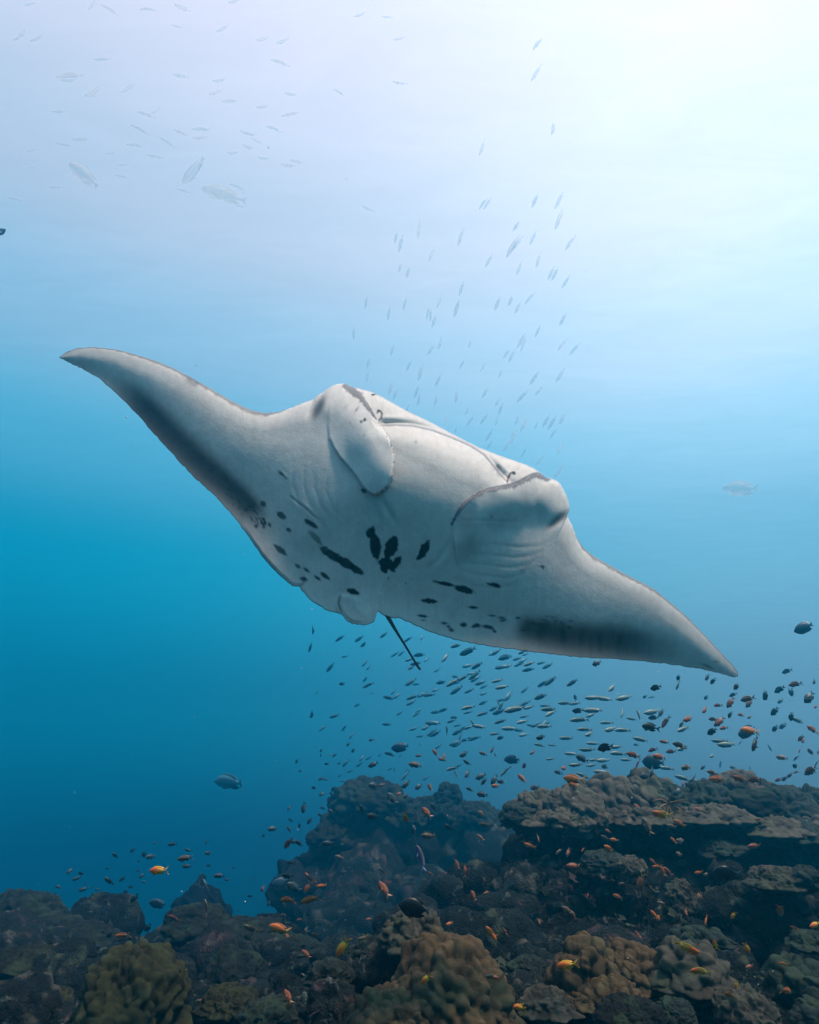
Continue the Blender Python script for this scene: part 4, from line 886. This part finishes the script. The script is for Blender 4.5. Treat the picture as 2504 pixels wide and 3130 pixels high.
def fish(kind, x, y, ln, ang, d=None, label=None, cat=None, group=None, yaw=None, inset=0.86):
    """ang = direction of the tail in the photo, degrees anticlockwise from the right; ln in photo px"""
    nm, ms, real = KIND[kind]
    me = ms[RF.randint(len(ms))]
    yw = RF.uniform(-32, 32) * (0.4 if kind == 'u' else 1) if yaw is None else yaw
    fore = math.cos(math.radians(yw))
    if d is None: d = real * (0.85 + 0.3 * RF.rand()) * fore * F / ln
    hd = hit_depth(x, y)
    if d > hd * inset: d = hd * inset
    if kind not in 'uPH' and abs(x - 1240) < 1100 and 1050 < y < 2080 and d < 4.3: d = 4.4
    if y > 2830 and 940 < x: d = min(d, 2.42)
    if kind == 'k' and 1200 < x < 1300: d = 2.3
    if kind == 'k' and 2200 < x < 2300: d = 3.2
    size = ln / F * d / fore
    hd_ = math.radians(ang + 180)
    hx = RT * math.cos(hd_) + UP * math.sin(hd_)
    hx = (hx * fore + FW * math.sin(math.radians(yw))).normalized()
    upv = UP if abs(hx.dot(UP)) < 0.9 else (UP + RT * (-0.4))
    # the back of a fish stays on its upper side
    side = hx.cross(upv).normalized(); bz = side.cross(hx).normalized()
    roll = Matrix.Rotation(math.radians(RF.uniform(-14, 14)), 3, hx)
    yv = roll @ bz.cross(hx); zv = roll @ bz
    M = Matrix((hx, yv, zv)).transposed().to_4x4()
    o = bpy.data.objects.new(nm, me); COL.objects.link(o)
    o.matrix_world = Matrix.Translation(at(x, y, d)) @ M @ Matrix.Diagonal((size, size, size, 1))
    o['label'] = label; o['category'] = cat or nm.replace('_', ' ')
    if group: o['group'] = group; SCHOOLS.setdefault(group, []).append((o, x, y))
    NF[kind] = NF.get(kind, 0) + 1
    return o
# -- the school streaming down behind the manta's head
k_ = 900 / 1725
U = [(912,225,95,65),(940,232,90,55),(1220,205,115,70),(1360,212,115,65),(1358,330,125,68),(1112,355,100,62),(1080,490,150,65),(1108,470,110,60),(1208,432,95,65),(1420,465,110,60),(540,385,105,78),(402,425,85,82),(432,465,110,77),(780,432,110,75),(612,530,90,68),(430,600,80,75),(475,630,90,75),(945,570,95,65),(1125,610,95,70),(1237,565,100,75),(1312,640,95,68),(1335,645,105,65),(1400,690,100,58),(788,730,95,72),(760,845,125,72),(228,812,80,80),(455,820,85,78),(357,878,90,88),(588,875,80,80),(606,885,85,88),(630,915,100,70),(660,810,85,62),(998,818,105,68),(1083,795,100,60),(1120,835,100,65),(1182,790,100,55),(1382,910,100,62),(1235,980,90,65),(155,995,85,92),(384,1085,90,72),(612,1083,100,58),(665,1050,90,70),(838,1050,80,70),(1136,1035,110,65),(1152,1055,100,68),(1050,1110,80,62),(1080,1130,90,65),(1375,1060,90,55),(1450,1085,100,50),(242,1160,90,80),(238,1240,90,80),(480,1180,85,65),(547,1225,110,75),(790,1175,75,62),(915,1190,70,55),(1020,1225,75,58),(650,1270,90,65),(1215,1255,110,55),(1145,1355,120,55),(1362,1240,105,62),(1245,1325,90,52),(372,1310,100,75),(400,1345,90,72),(525,1335,90,70),(538,1380,80,75),(640,1385,85,72),(762,1355,100,75),(930,1335,95,60),(1000,1395,75,60),(1018,1435,90,66),(1000,1500,80,68),(825,1440,80,65),(920,1495,90,55),(840,1505,90,55),(1120,1495,90,60),(1155,1525,110,65),(1230,1530,70,60),(1285,1505,100,58),(1320,1515,110,60),(1385,1485,100,58),(950,1590,90,60),(1095,1605,100,58),(1055,1650,90,58),(1325,1580,80,60),(1370,1665,90,62),(955,1640,80,60),(1155,1690,90,60),(1250,1735,90,52),(1365,1800,110,50),(1095,1575,80,60),(700,1500,80,72),(470,1430,60,75),(755,1560,50,75)]
for (x, y, l, a) in U:
    fish('u', 1000 + x * k_, 500 + y * k_, l * k_, a, label='slim pale fish diving behind the manta head', cat='fish', group='school of slim fish behind the manta head')
for (x, y, l, a, t) in [(1133,87,42,60,'highest'),(1128,155,40,60,'second highest'),(1168,265,45,70,'third highest'),(1016,312,35,65,'fourth highest')]:
    fish('u', x * 1.4516, y * 1.4516, l * 1.4516, a, label='faint slim fish diving alone near the bright surface, ' + t + ' of the diving fish', cat='fish')
# -- the faint school under the surface at the upper left
k_ = 1000 / 1725
UL = [(500,22,100,25),(575,42,95,-20),(160,20,75,10),(780,38,95,20),(965,42,120,-28),(1250,12,110,-10),(125,172,80,20),(110,200,90,25),(205,208,100,18),(1180,158,100,5),(1390,210,90,-8),(1500,224,105,-10),(540,312,90,15),(1475,318,110,-12),(370,432,100,-5),(350,390,150,0),(955,400,105,-10),(675,465,100,20),(515,493,180,-2),(1165,432,110,-15),(1145,490,95,5),(1215,532,105,-5),(1540,502,95,-20),(310,588,80,10),(770,595,100,-5),(830,590,90,5),(1395,570,100,-15),(1535,600,110,10),(740,675,100,-10),(1060,675,110,8),(955,695,80,-10),(1445,670,100,-8),(440,740,120,-5),(710,757,100,0),(880,742,95,-22),(1065,730,100,0),(1315,712,100,-18),(340,762,90,-5),(165,792,80,0),(825,826,95,0),(1235,812,90,-15),(1315,780,90,-30),(1395,840,90,-20),(590,810,80,0),(190,885,90,-8),(640,925,75,0),(660,870,80,0),(1525,878,95,-12),(1565,852,95,-20),(1250,978,95,-18),(300,988,80,0),(1270,1088,80,-20),(90,1052,90,-8),(930,135,60,-10),(1900,85,80,5),(2045,90,70,-10),(2110,210,75,-8),(2110,445,90,-15),(1790,480,75,-15),(1355,740,70,-20),(970,1000,80,-5)]
for (x, y, l, a) in UL:
    fish('u', x * k_, y * k_, l * k_, a, yaw=RF.uniform(-20, 20), label='faint pale fish swimming level under the surface', cat='fish', group='faint school under the surface')
fish('u', 1130, 640, 52, -20, label='faint curved fish alone between the two high schools', cat='fish')
fish('P', 258, 535, 128, -40, d=11, yaw=5, label='large faint parrotfish slanting down at the far left, left of two other big fish')
fish('P', 592, 520, 108, 45, d=12, yaw=10, label='large faint parrotfish with its tail up, right of the slanting one')
fish('P', 678, 587, 136, -12, d=11, yaw=5, label='large faint parrotfish swimming level, lowest of the three big fish under the surface')
fish('big', -2, 712, 46, -150, d=6, yaw=0, label='dark fish cut off by the left edge of the picture')
fish('H', 2265, 1493, 108, 0, d=13, yaw=8, label='faint rounded fish alone above the right wing of the manta', cat='fish')
fish('G', 707, 2385, 112, 8, d=14, yaw=8, label='shadowy grouper alone in the blue water left of the reef')
fish('big', 2457, 1919, 62, 25, d=5.0, yaw=5, label='dark blue oval fish alone near the right edge beyond the wing tip')
# -- the crowd above the ridge on the right
k_ = 804 / 1725
R_ = [(270,165,70,25,'d'),(110,290,100,40,'f'),(380,325,100,20,'f'),(657,325,75,25,'d'),(803,258,50,80,'d'),(800,310,65,55,'d'),(993,257,55,40,'d'),(1030,278,65,70,'a'),(1187,315,65,70,'a'),(1158,370,55,30,'d'),(1255,395,100,20,'a'),(1272,425,85,55,'a'),(1380,375,80,75,'d'),(1465,335,80,40,'d'),(1510,215,70,25,'d'),(1570,300,90,20,'a'),(1530,350,50,88,'d'),(1547,355,60,85,'d'),(1700,285,50,40,'d'),(1665,390,100,50,'d'),(1710,450,50,10,'a'),(1475,415,50,40,'d'),(985,390,40,60,'d'),(245,395,110,5,'f'),(320,400,100,0,'f'),(455,395,130,8,'f'),(625,387,50,15,'f'),(583,385,35,40,'d'),(60,425,95,10,'f'),(125,430,80,15,'f'),(127,392,45,-75,'d'),(145,482,75,0,'d'),(245,475,130,5,'f'),(150,530,130,10,'f'),(235,510,90,10,'f'),(445,490,85,45,'f'),(500,530,70,0,'f'),(640,487,140,5,'f'),(640,520,70,15,'d'),(690,490,65,60,'a'),(712,545,95,60,'a'),(550,510,75,-70,'f'),(330,553,90,5,'f'),(615,580,120,-10,'d'),(875,532,95,8,'a'),(820,565,55,65,'a'),(835,597,110,5,'f'),(985,470,75,28,'a'),(1063,440,60,10,'a'),(1145,425,85,65,'a'),(1035,530,60,20,'a'),(1075,550,95,45,'a'),(1140,500,60,75,'a'),(1215,505,55,-15,'a'),(1275,520,50,10,'a'),(1095,588,60,5,'a'),(1025,612,75,45,'d'),(1435,480,75,55,'d'),(1543,515,65,88,'d'),(1590,545,110,-28,'f'),(1680,600,85,-35,'a'),(1437,593,55,65,'d'),(1487,580,50,55,'d'),(1607,655,60,60,'a'),(1625,670,50,60,'a'),(1305,690,110,50,'d'),(1210,680,50,50,'f'),(1075,682,95,0,'f'),(1130,705,150,-3,'f'),(185,595,105,5,'f'),(370,602,120,0,'f'),(430,600,110,0,'f'),(560,665,100,0,'f'),(230,635,100,-5,'f'),(70,655,100,10,'f'),(240,690,90,0,'f'),(325,712,115,25,'d'),(525,700,35,0,'d'),(710,680,65,-5,'a'),(635,730,70,25,'a'),(815,700,90,0,'a'),(755,742,70,15,'a'),(830,725,100,0,'f'),(405,720,100,-5,'f'),(400,752,110,-3,'f'),(510,765,95,-5,'a'),(680,780,100,-12,'a'),(530,820,65,70,'a'),(175,790,90,-10,'d'),(100,760,90,0,'f'),(205,740,100,0,'f'),(315,805,110,0,'f'),(250,800,80,0,'f'),(240,840,90,0,'f'),(135,840,110,-5,'f'),(320,845,60,-30,'d'),(460,800,80,0,'f'),(855,850,95,-12,'a'),(965,850,45,55,'a'),(1035,775,75,0,'f'),(1078,830,50,-88,'f'),(1160,850,40,0,'d'),(1275,858,30,-70,'d'),(1405,725,50,-70,'f'),(1485,785,75,0,'a'),(1570,785,50,50,'a'),(1595,730,50,70,'a'),(1670,755,70,-65,'a'),(1568,835,50,88,'d'),(1670,860,90,40,'a'),(1665,880,80,30,'a'),(1705,820,40,60,'a'),(1460,930,50,40,'a'),(1500,920,55,55,'a'),(1535,900,50,55,'a'),(1570,878,40,10,'a'),(1660,985,60,30,'a'),(1310,925,90,30,'a'),(1210,925,90,-10,'a'),(1022,880,70,-10,'a'),(1150,885,100,0,'f'),(1120,920,90,0,'f'),(1250,930,80,0,'f'),(840,960,55,55,'a'),(800,1010,80,40,'d'),(835,920,100,-5,'f'),(925,938,70,-5,'f'),(300,880,110,0,'f'),(185,900,100,-5,'f'),(640,875,90,40,'d'),(590,908,85,0,'d'),(60,855,65,-15,'a'),(15,880,60,-15,'d'),(520,882,80,5,'f'),(720,850,100,-5,'f'),(350,950,60,-10,'d'),(1720,750,30,80,'a')]
GA = dict(a=('small reddish fish above the coral ridge', 'reddish fish above the ridge'), d=('small dark fish above the coral ridge', 'dark fish above the ridge'),
          f=('blue green fish between right wing tip and ridge', 'streamlined fish under the right wing'), g=('dim blue fish in the deep school under the tail', 'deeper school under the tail'),
          s=('tiny dark fish over the lower left reef', 'tiny fish over the left reef'))
for (x, y, l, a, kk) in R_:
    lab, gr = GA[kk]; fish(kk, 1700 + x * k_, 1950 + y * k_, l * k_, a, label=lab, cat='fish', group=gr)
fish('big', 1700 + 1250 * k_, 1950 + 615 * k_, 150 * k_, 5, label='larger rounded blue fish above the right of the ridge, orange fish overlapping it', cat='fish')
fish('o', 1700 + 1268 * k_, 1950 + 608 * k_, 120 * k_, -10, d=3.4, label='slim orange fish overlapping the larger rounded blue fish', cat='fish')
fish('k', 1700 + 640 * k_, 1950 + 815 * k_, 145 * k_, 0, label='largest dark fish hovering just over the middle of the ridge', cat='fish')
fish('o', 1700 + 110 * k_, 1950 + 920 * k_, 140 * k_, -10, label='bright orange red fish above the left end of the ridge, upper of an overlapping pair', cat='fish')
fish('o', 1700 + 120 * k_, 1950 + 965 * k_, 100 * k_, -25, label='orange fish tucked under the bright orange red one at the left end of the ridge', cat='fish')
fish('o', 1700 + 1060 * k_, 1950 + 925 * k_, 100 * k_, 15, label='orange fish touching the top of the ridge with a brown one at its head', cat='fish')
# -- under the manta's tail
k_ = 800 / 1725
M_ = [(130,50,80,70,'g'),(105,170,80,68,'g'),(300,108,75,38,'g'),(428,113,80,38,'g'),(463,148,75,38,'g'),(590,88,70,38,'g'),(745,115,70,42,'g'),(845,103,50,50,'g'),(238,300,90,50,'g'),(330,232,45,15,'g'),(660,215,60,35,'g'),(705,210,60,40,'g'),(760,250,70,15,'g'),(830,215,100,20,'g'),(465,275,60,45,'g'),(490,303,50,50,'g'),(1070,157,90,22,'f'),(1000,238,85,42,'f'),(1145,195,130,32,'g'),(1205,290,95,38,'f'),(1045,400,110,30,'f'),(1110,370,90,28,'f'),(1070,450,110,35,'g'),(1190,350,110,38,'g'),(940,322,50,35,'g'),(1480,280,75,30,'f'),(1550,278,90,18,'f'),(985,398,50,42,'g'),(470,380,60,45,'g'),(485,415,80,28,'g'),(315,410,45,15,'s'),(513,473,22,0,'s'),(655,465,55,42,'g'),(680,492,70,25,'g'),(148,468,40,50,'g'),(1340,390,85,15,'f'),(1370,432,100,12,'f'),(1420,490,110,30,'g'),(1630,490,110,35,'f'),(1690,390,110,40,'f'),(415,550,55,30,'g'),(770,537,80,25,'g'),(125,605,95,55,'g'),(265,622,80,22,'g'),(695,605,55,30,'g'),(935,595,80,15,'g'),(985,580,80,30,'g'),(1140,562,90,12,'f'),(1238,606,85,22,'f'),(1360,560,80,60,'f'),(1450,575,150,10,'f'),(1550,565,80,15,'f'),(1360,655,95,25,'f'),(1505,660,90,5,'f'),(1580,687,45,25,'a'),(1650,690,110,5,'f'),(1680,575,110,15,'f'),(1690,605,90,15,'f'),(190,700,65,35,'g'),(328,700,60,55,'g'),(610,677,70,10,'g'),(790,710,70,10,'g'),(830,755,60,10,'g'),(900,730,75,35,'g'),(1220,692,95,0,'f'),(1415,703,110,0,'f'),(1155,768,35,0,'s'),(1320,738,75,10,'f'),(1360,765,55,25,'s'),(1515,748,80,8,'f'),(508,780,40,20,'s'),(380,752,60,50,'g'),(352,810,35,60,'s'),(388,850,40,50,'s'),(830,815,35,-60,'g'),(700,880,40,50,'g'),(180,850,35,30,'s'),(240,877,25,45,'s'),(215,935,40,30,'s'),(175,880,30,80,'s'),(265,880,35,30,'s'),(450,900,60,35,'g'),(490,898,55,30,'g'),(520,942,75,20,'d'),(330,935,70,65,'g'),(430,940,60,35,'g'),(565,880,40,40,'g'),(820,888,50,0,'a'),(930,868,60,-50,'a'),(975,912,60,-15,'a'),(990,885,40,80,'a'),(800,945,100,-8,'a'),(1125,877,80,5,'d'),(1245,868,60,-15,'a'),(1305,845,50,60,'a'),(1322,885,45,-85,'a'),(1135,935,60,-45,'a'),(1520,945,60,60,'a'),(1575,865,55,15,'a'),(1630,768,80,-5,'d'),(1620,810,80,5,'f'),(1700,815,60,0,'f'),(1690,905,70,0,'f'),(1385,980,90,50,'f'),(1230,1020,80,18,'d'),(1145,1005,60,40,'d'),(1250,1050,65,55,'a'),(1320,1045,75,50,'d'),(1365,1060,65,-25,'d'),(1330,1085,70,-8,'a'),(1505,1035,75,-35,'a'),(1160,1103,60,0,'a'),(1240,1140,80,0,'d'),(1590,1095,70,30,'a'),(1560,1080,40,75,'a'),(1040,965,90,18,'f'),(1080,950,60,25,'g'),(740,1075,75,25,'d'),(895,1095,75,-65,'a'),(520,1080,75,-10,'d'),(575,1080,50,5,'a'),(690,1137,50,15,'a'),(820,1090,60,30,'d'),(740,1150,50,10,'d'),(740,980,35,60,'g'),(730,1015,80,40,'g'),(630,970,40,30,'g'),(660,975,35,80,'g'),(590,1048,30,0,'g'),(415,1050,60,25,'g'),(370,1075,40,45,'g'),(320,1050,50,0,'g'),(365,985,50,20,'g'),(300,1015,40,35,'g'),(255,1100,45,65,'s'),(205,1040,30,0,'s'),(175,1035,40,20,'s'),(130,1095,40,15,'s'),(180,1140,45,20,'s'),(250,1135,45,-5,'s'),(320,1158,30,20,'s'),(40,985,30,20,'s'),(15,920,35,70,'s'),(80,1020,20,80,'s'),(295,935,30,20,'s'),(680,1075,40,10,'g'),(870,1030,60,30,'g')]
GM = dict(GA, a=('small reddish fish over the gap beside the ridge', 'reddish fish over the gap'), d=('small dark fish over the gap beside the ridge', 'dark fish over the gap'),
          s=('tiny dark fish left of the distant reef head', 'tiny fish left of the reef head'), f=('blue green fish under the manta belly', 'streamlined fish under the wing middle'))
for (x, y, l, a, kk) in M_:
    lab, gr = GM[kk]; fish(kk, 900 + x * k_, 1900 + y * k_, l * k_, a, label=lab, cat='fish', group=gr)
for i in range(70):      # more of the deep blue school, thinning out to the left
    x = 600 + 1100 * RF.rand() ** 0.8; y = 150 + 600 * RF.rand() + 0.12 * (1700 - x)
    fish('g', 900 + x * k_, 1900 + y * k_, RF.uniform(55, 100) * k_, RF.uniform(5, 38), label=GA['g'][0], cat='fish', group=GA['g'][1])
fish('big', 900 + 690 * k_, 1900 + 835 * k_, 110 * k_, 10, label='plain blue oval fish alone under the tail, left of the other oval one', cat='fish')
fish('big', 900 + 1435 * k_, 1900 + 905 * k_, 110 * k_, 10, label='blue oval fish over the gap, right of the other oval one', cat='fish')
for (x, y, l, a, t) in [(1010,720,75,-75,'leftmost'),(1175,670,60,-60,'second from the left'),(1095,760,55,60,'lowest, hooked'),(1343,540,60,-78,'highest'),(1060,1005,70,-75,'farthest down')]:
    fish('c', 900 + x * k_, 1900 + y * k_, l * k_, a, yaw=5, d=4.5, label='thin striped fish hanging upright in the crowd, ' + t + ' of the thin ones', cat='fish')
# -- in front of the distant head and the reef wall
k_ = 1000 / 1725
B_ = [(1040,315,75,-55,'a'),(1080,290,50,-40,'d'),(760,340,70,-20,'d'),(700,300,55,-60,'d'),(1335,325,60,-40,'a'),(1350,382,65,-8,'a'),(1325,448,50,-40,'a'),(1050,445,80,-10,'a'),(1155,398,50,-40,'d'),(980,415,70,-70,'d'),(315,470,80,60,'a'),(370,480,50,-25,'d'),(428,465,40,-50,'d'),(520,483,65,-5,'d'),(325,358,35,-30,'s'),(230,403,55,-5,'s'),(185,437,30,35,'s'),(375,382,40,60,'s'),(320,405,40,-40,'s'),(425,360,45,55,'s'),(480,330,30,0,'s'),(318,293,35,50,'s'),(395,290,60,80,'s'),(497,292,35,0,'s'),(540,310,45,-25,'s'),(580,555,50,-20,'a'),(325,580,50,5,'s'),(805,630,50,-40,'a'),(815,720,100,-60,'a'),(1065,645,40,-55,'a'),(1168,672,45,-10,'a'),(1205,590,50,-60,'a'),(1250,630,60,-75,'a'),(1290,760,80,-70,'a'),(305,655,60,0,'d'),(180,718,50,60,'a'),(340,705,80,-40,'d'),(375,880,40,10,'a'),(310,980,50,-70,'a'),(455,960,45,-10,'a'),(405,1060,60,-50,'a'),(740,882,40,-10,'a'),(705,985,60,-5,'a'),(1450,950,70,-80,'a'),(1350,680,50,-70,'a'),(1360,740,40,0,'a'),(1400,605,50,10,'a'),(1385,1180,70,-20,'a'),(310,1285,80,-65,'a')]
GB = dict(a=('rusty fish before the distant reef head', 'rusty fish before the reef head'), d=('dark fish before the distant reef head', 'dark fish before the reef head'), s=GM['s'])
for (x, y, l, a, kk) in B_:
    lab, gr = GB[kk]; fish(kk, 700 + x * k_, 2300 + y * k_, l * k_, a, label=lab, cat='fish', group=gr)
for (kk, x, y, l, a, lab) in [
 ('d',860,240,75,-50,'blue black fish diving past the left top of the distant reef head'),
 ('y',935,335,80,88,'thin yellowish fish standing upright before the distant reef head'),
 ('v',1015,550,130,-65,'violet blue fish with a pale tail diving in front of the dark wall'),
 ('o',490,708,60,-10,'orange fish nibbling at the left edge of the dark reef head, rightmost of the cluster'),
 ('o',420,670,75,-60,'orange fish diving at the left edge of the dark reef head, top of the cluster'),
 ('o',415,710,70,60,'orange fish rising at the left edge of the dark reef head, middle of the cluster'),
 ('o',315,770,95,18,'orange fish with a yellow tail left of the cluster by the reef head'),
 ('o',430,765,110,25,'brown orange fish with a bright belly, lowest of the cluster by the reef head'),
 ('big',265,690,90,10,'dark blue rounded fish behind the cluster at the reef head edge'),
 ('a',115,940,95,-35,'dull brown fish slanting down over the left reef, left of a large orange one'),
 ('o',270,930,125,-15,'large orange fish over the right end of the left reef'),
 ('y',600,1025,125,60,'bright yellow orange fish pointing down in the dark gap, lowest centre'),
 ('k',980,820,175,-8,'black oval fish, nearest of all, above the peaked coral'),
 ('o',1165,905,45,0,'small bright orange fish right of the black oval fish'),
 ('o',1380,955,85,-55,'orange fish slanting down on the dark slope right of the black oval fish'),
 ('y',1040,1195,80,50,'yellow fish above the big brown coral hill'),
 ('y',1530,1340,60,-15,'yellow fish at the right foot of the big brown coral hill')]:
    fish(kk, 700 + x * k_, 2300 + y * k_, l * k_, a, label=lab, cat='fish', yaw=RF.uniform(-12, 12))
k_ = 1004 / 1725
BR = [(775,295,60,-45),(1090,300,50,-30),(825,385,90,-55),(990,368,65,-20),(950,388,60,-15),(615,412,35,-30),(650,460,50,-10),(600,448,45,-20),(1005,470,75,-25),(960,460,40,-40),(990,535,50,-35),(1385,492,80,0),(1405,350,40,0),(735,600,60,-10),(690,600,50,-55),(875,600,60,-5),(930,625,60,-40),(1175,570,50,80),(1095,635,50,0),(1140,640,50,0),(1470,650,75,0),(785,680,80,88),(400,830,80,-40),(435,850,50,-50),(670,755,50,0),(895,790,45,0),(1100,760,50,60),(860,850,50,-40),(435,600,75,0),(255,450,40,80),(205,495,60,-20),(360,520,50,30),(410,525,45,60),(485,510,30,40),(20,600,50,10),(110,630,50,60),(1600,920,40,0),(690,690,45,10),(850,570,40,-40),(905,620,50,-60),(1360,1125,50,0),(20,1185,50,160),(1540,1110,40,0),(510,750,40,70),(770,960,60,-70),(1125,880,50,85),(1030,840,40,85)]
for i, (x, y, l, a) in enumerate(BR):
    fish('a' if i % 3 else 'o', 1500 + x * k_, 2300 + y * k_, l * k_, a, label='small orange fish before the wall under the ridge', cat='fish', group='small orange fish before the wall')
for (kk, x, y, l, a, lab) in [
 ('y',905,335,115,-20,'bright orange fish with a yellow tail below the middle of the ridge'),
 ('o',625,515,90,-45,'orange red fish slanting down in front of the wall below the left ridge'),
 ('k',1240,635,150,0,'black rounded fish resting beside the dark ledge at the right'),
 ('o',1520,820,95,98,'orange fish standing on its head before the dark ledge at the right'),
 ('y',1275,855,50,60,'yellow spotted fish in the dark below the ledge, left of the upright orange fish'),
 ('y',1030,1035,130,172,'red backed yellow fish swimming right above the skirted coral dome'),
 ('y',405,1115,120,12,'yellow finned orange fish in front of the egg shaped coral knobs'),
 ('y',1100,1140,110,5,'yellow and orange fish resting against the skirted coral dome'),
 ('y',1180,1010,60,-70,'small yellow tailed fish diving in the dark right of the skirted dome'),
 ('y',1345,1025,65,115,'plain yellow fish in the dark at the right, tail up to the left'),
 ('y',1290,1220,50,80,'curled yellow orange fish over the pale ridged coral, upper one'),
 ('o',1245,1260,80,140,'orange fish with a yellow tail beside the pale ridged coral, lower one'),
 ('o',1540,1240,100,145,'red orange fish at the lower right coming down over the grey dome coral'),
 ('a',1400,1240,50,100,'dull red fish upright just right of the pale ridged coral'),
 ('y',1705,905,70,10,'yellow orange fish cut by the right edge of the picture'),
 ('o',15,965,60,120,'orange fish upright on the dark slope, left of the lower right corals'),
 ('a',920,1400,60,95,'brown fish upright at the bottom edge right of centre'),
 ('y',150,1335,70,0,'yellow fish over the brown coral at the bottom, left of the pale tan plate')]:
    fish(kk, 1500 + x * k_, 2300 + y * k_, l * k_, a, label=lab, cat='fish', yaw=RF.uniform(-12, 12))
k_ = 1000 / 1725
BL = [(820,307,25,0),(910,311,50,0),(1085,300,35,70),(700,342,40,45),(605,375,45,-60),(760,365,50,45),(735,400,30,20),(795,380,55,-10),(992,343,40,0),(1100,362,45,-30),(1103,422,35,20),(1232,437,25,-20),(567,438,30,10),(367,455,40,30),(432,462,50,20),(405,495,45,0),(308,535,35,-20),(450,517,20,60),(438,553,50,5),(488,540,20,0),(517,550,30,0),(570,510,60,-40),(645,493,40,40),(748,480,35,25),(725,452,25,50),(757,512,25,10),(692,537,35,15),(665,560,40,30),(650,585,35,-30),(575,583,15,0),(450,605,45,10),(613,617,30,-70),(680,645,40,-75),(630,665,45,-10),(370,672,45,-60),(545,668,60,60),(1155,475,55,-5),(1198,500,30,5),(1338,493,20,-30),(765,690,40,0),(780,750,70,50),(1320,583,35,15),(1415,625,40,70),(1145,570,15,0),(985,425,50,0),(1550,300,40,20)]
for (x, y, l, a) in BL:
    fish('s', x * k_, 2400 + y * k_, l * k_, a, label=GA['s'][0], cat='fish', group=GA['s'][1])
for (kk, x, y, l, a, lab) in [
 ('a',978,385,85,5,'dark orange fish, highest of the orange fish at the left'),
 ('y',840,450,110,3,'bright orange fish at the left above the hazy reef cone'),
 ('d',710,595,65,50,'blackish fish rising over the middle of the lower left reef'),
 ('big',830,625,95,-5,'dark blue oval fish before the hazy reef cone'),
 ('d',1085,522,65,-70,'dark fish diving right of the hazy reef cone'),
 ('a',1095,640,85,-65,'olive orange fish diving right of the hazy reef cone, lower one'),
 ('a',1385,548,38,60,'small red brown fish alone between the cone and the reef head'),
 ('a',925,697,75,-10,'dark red fish over the middle of the lower left reef'),
 ('o',648,792,85,5,'deep orange fish skimming the lower left reef'),
 ('y',962,960,105,-3,'bright yellow orange fish above and right of the green dome coral'),
 ('a',335,1005,75,0,'faint rusty fish above the green dome coral on the left'),
 ('s',445,688,30,0,'tiny brown fish just over the left coral bank'),
 ('a',1065,1140,70,0,'dull red fish on the bottom rocks right of the green dome coral')]:
    fish(kk, x * k_, 2400 + y * k_, l * k_, a, label=lab, cat='fish', yaw=RF.uniform(-12, 12))
for grp, mem in SCHOOLS.items():        # say where in its school each fish swims
    qx = np.quantile([m_[1] for m_ in mem], (0.2, 0.4, 0.6, 0.8) if len(mem) > 30 else (0.33, 0.67)); qy = np.quantile([m_[2] for m_ in mem], (0.2, 0.4, 0.6, 0.8) if len(mem) > 60 else (0.25, 0.5, 0.75) if len(mem) > 30 else (0.5,))
    hx_ = {2: ('left', 'centre', 'right'), 4: ('far left', 'left', 'centre', 'right', 'far right')}[len(qx)]
    vy_ = {1: ('upper', 'lower'), 3: ('top', 'upper', 'lower', 'bottom'), 4: ('top', 'upper', 'middle', 'lower', 'bottom')}[len(qy)]
    for (o_, x_, y_) in mem:
        o_['label'] = o_['label'] + ', ' + vy_[int(np.searchsorted(qy, y_))] + ' ' + hx_[int(np.searchsorted(qx, x_))] + ' of its group'
print('FISH', NF, sum(NF.values()))
# -- drifting specks of plankton
def build_specks():
    rs = np.random.RandomState(5); V = []; Q = []; off = 0
    for k in range(160):
        p = at(rs.rand() * W, rs.rand() * H, 1.2 + 4 * rs.rand()); r = 0.0010 + 0.0014 * rs.rand() ** 3
        for dx, dy, dz in ((1,0,0),(0,1,0),(-1,0,0),(0,-1,0),(0,0,1),(0,0,-1)): V.append((p.x + dx * r, p.y + dy * r, p.z + dz * r))
        for a, b in ((0,1),(1,2),(2,3),(3,0)): Q.append((off + a, off + b, off + 4)); Q.append((off + b, off + a, off + 5))
        off += 6
    link('plankton_specks', mesh_np('plankton_specks', V, Q, mats=[mat('plankton', 0.8, 0.2, 5, 0.1, 0, 0.01, tint=False, color=(0.6, 0.6, 0.55))]), kind='stuff', label='tiny pale specks of plankton drifting in the water')
build_specks()
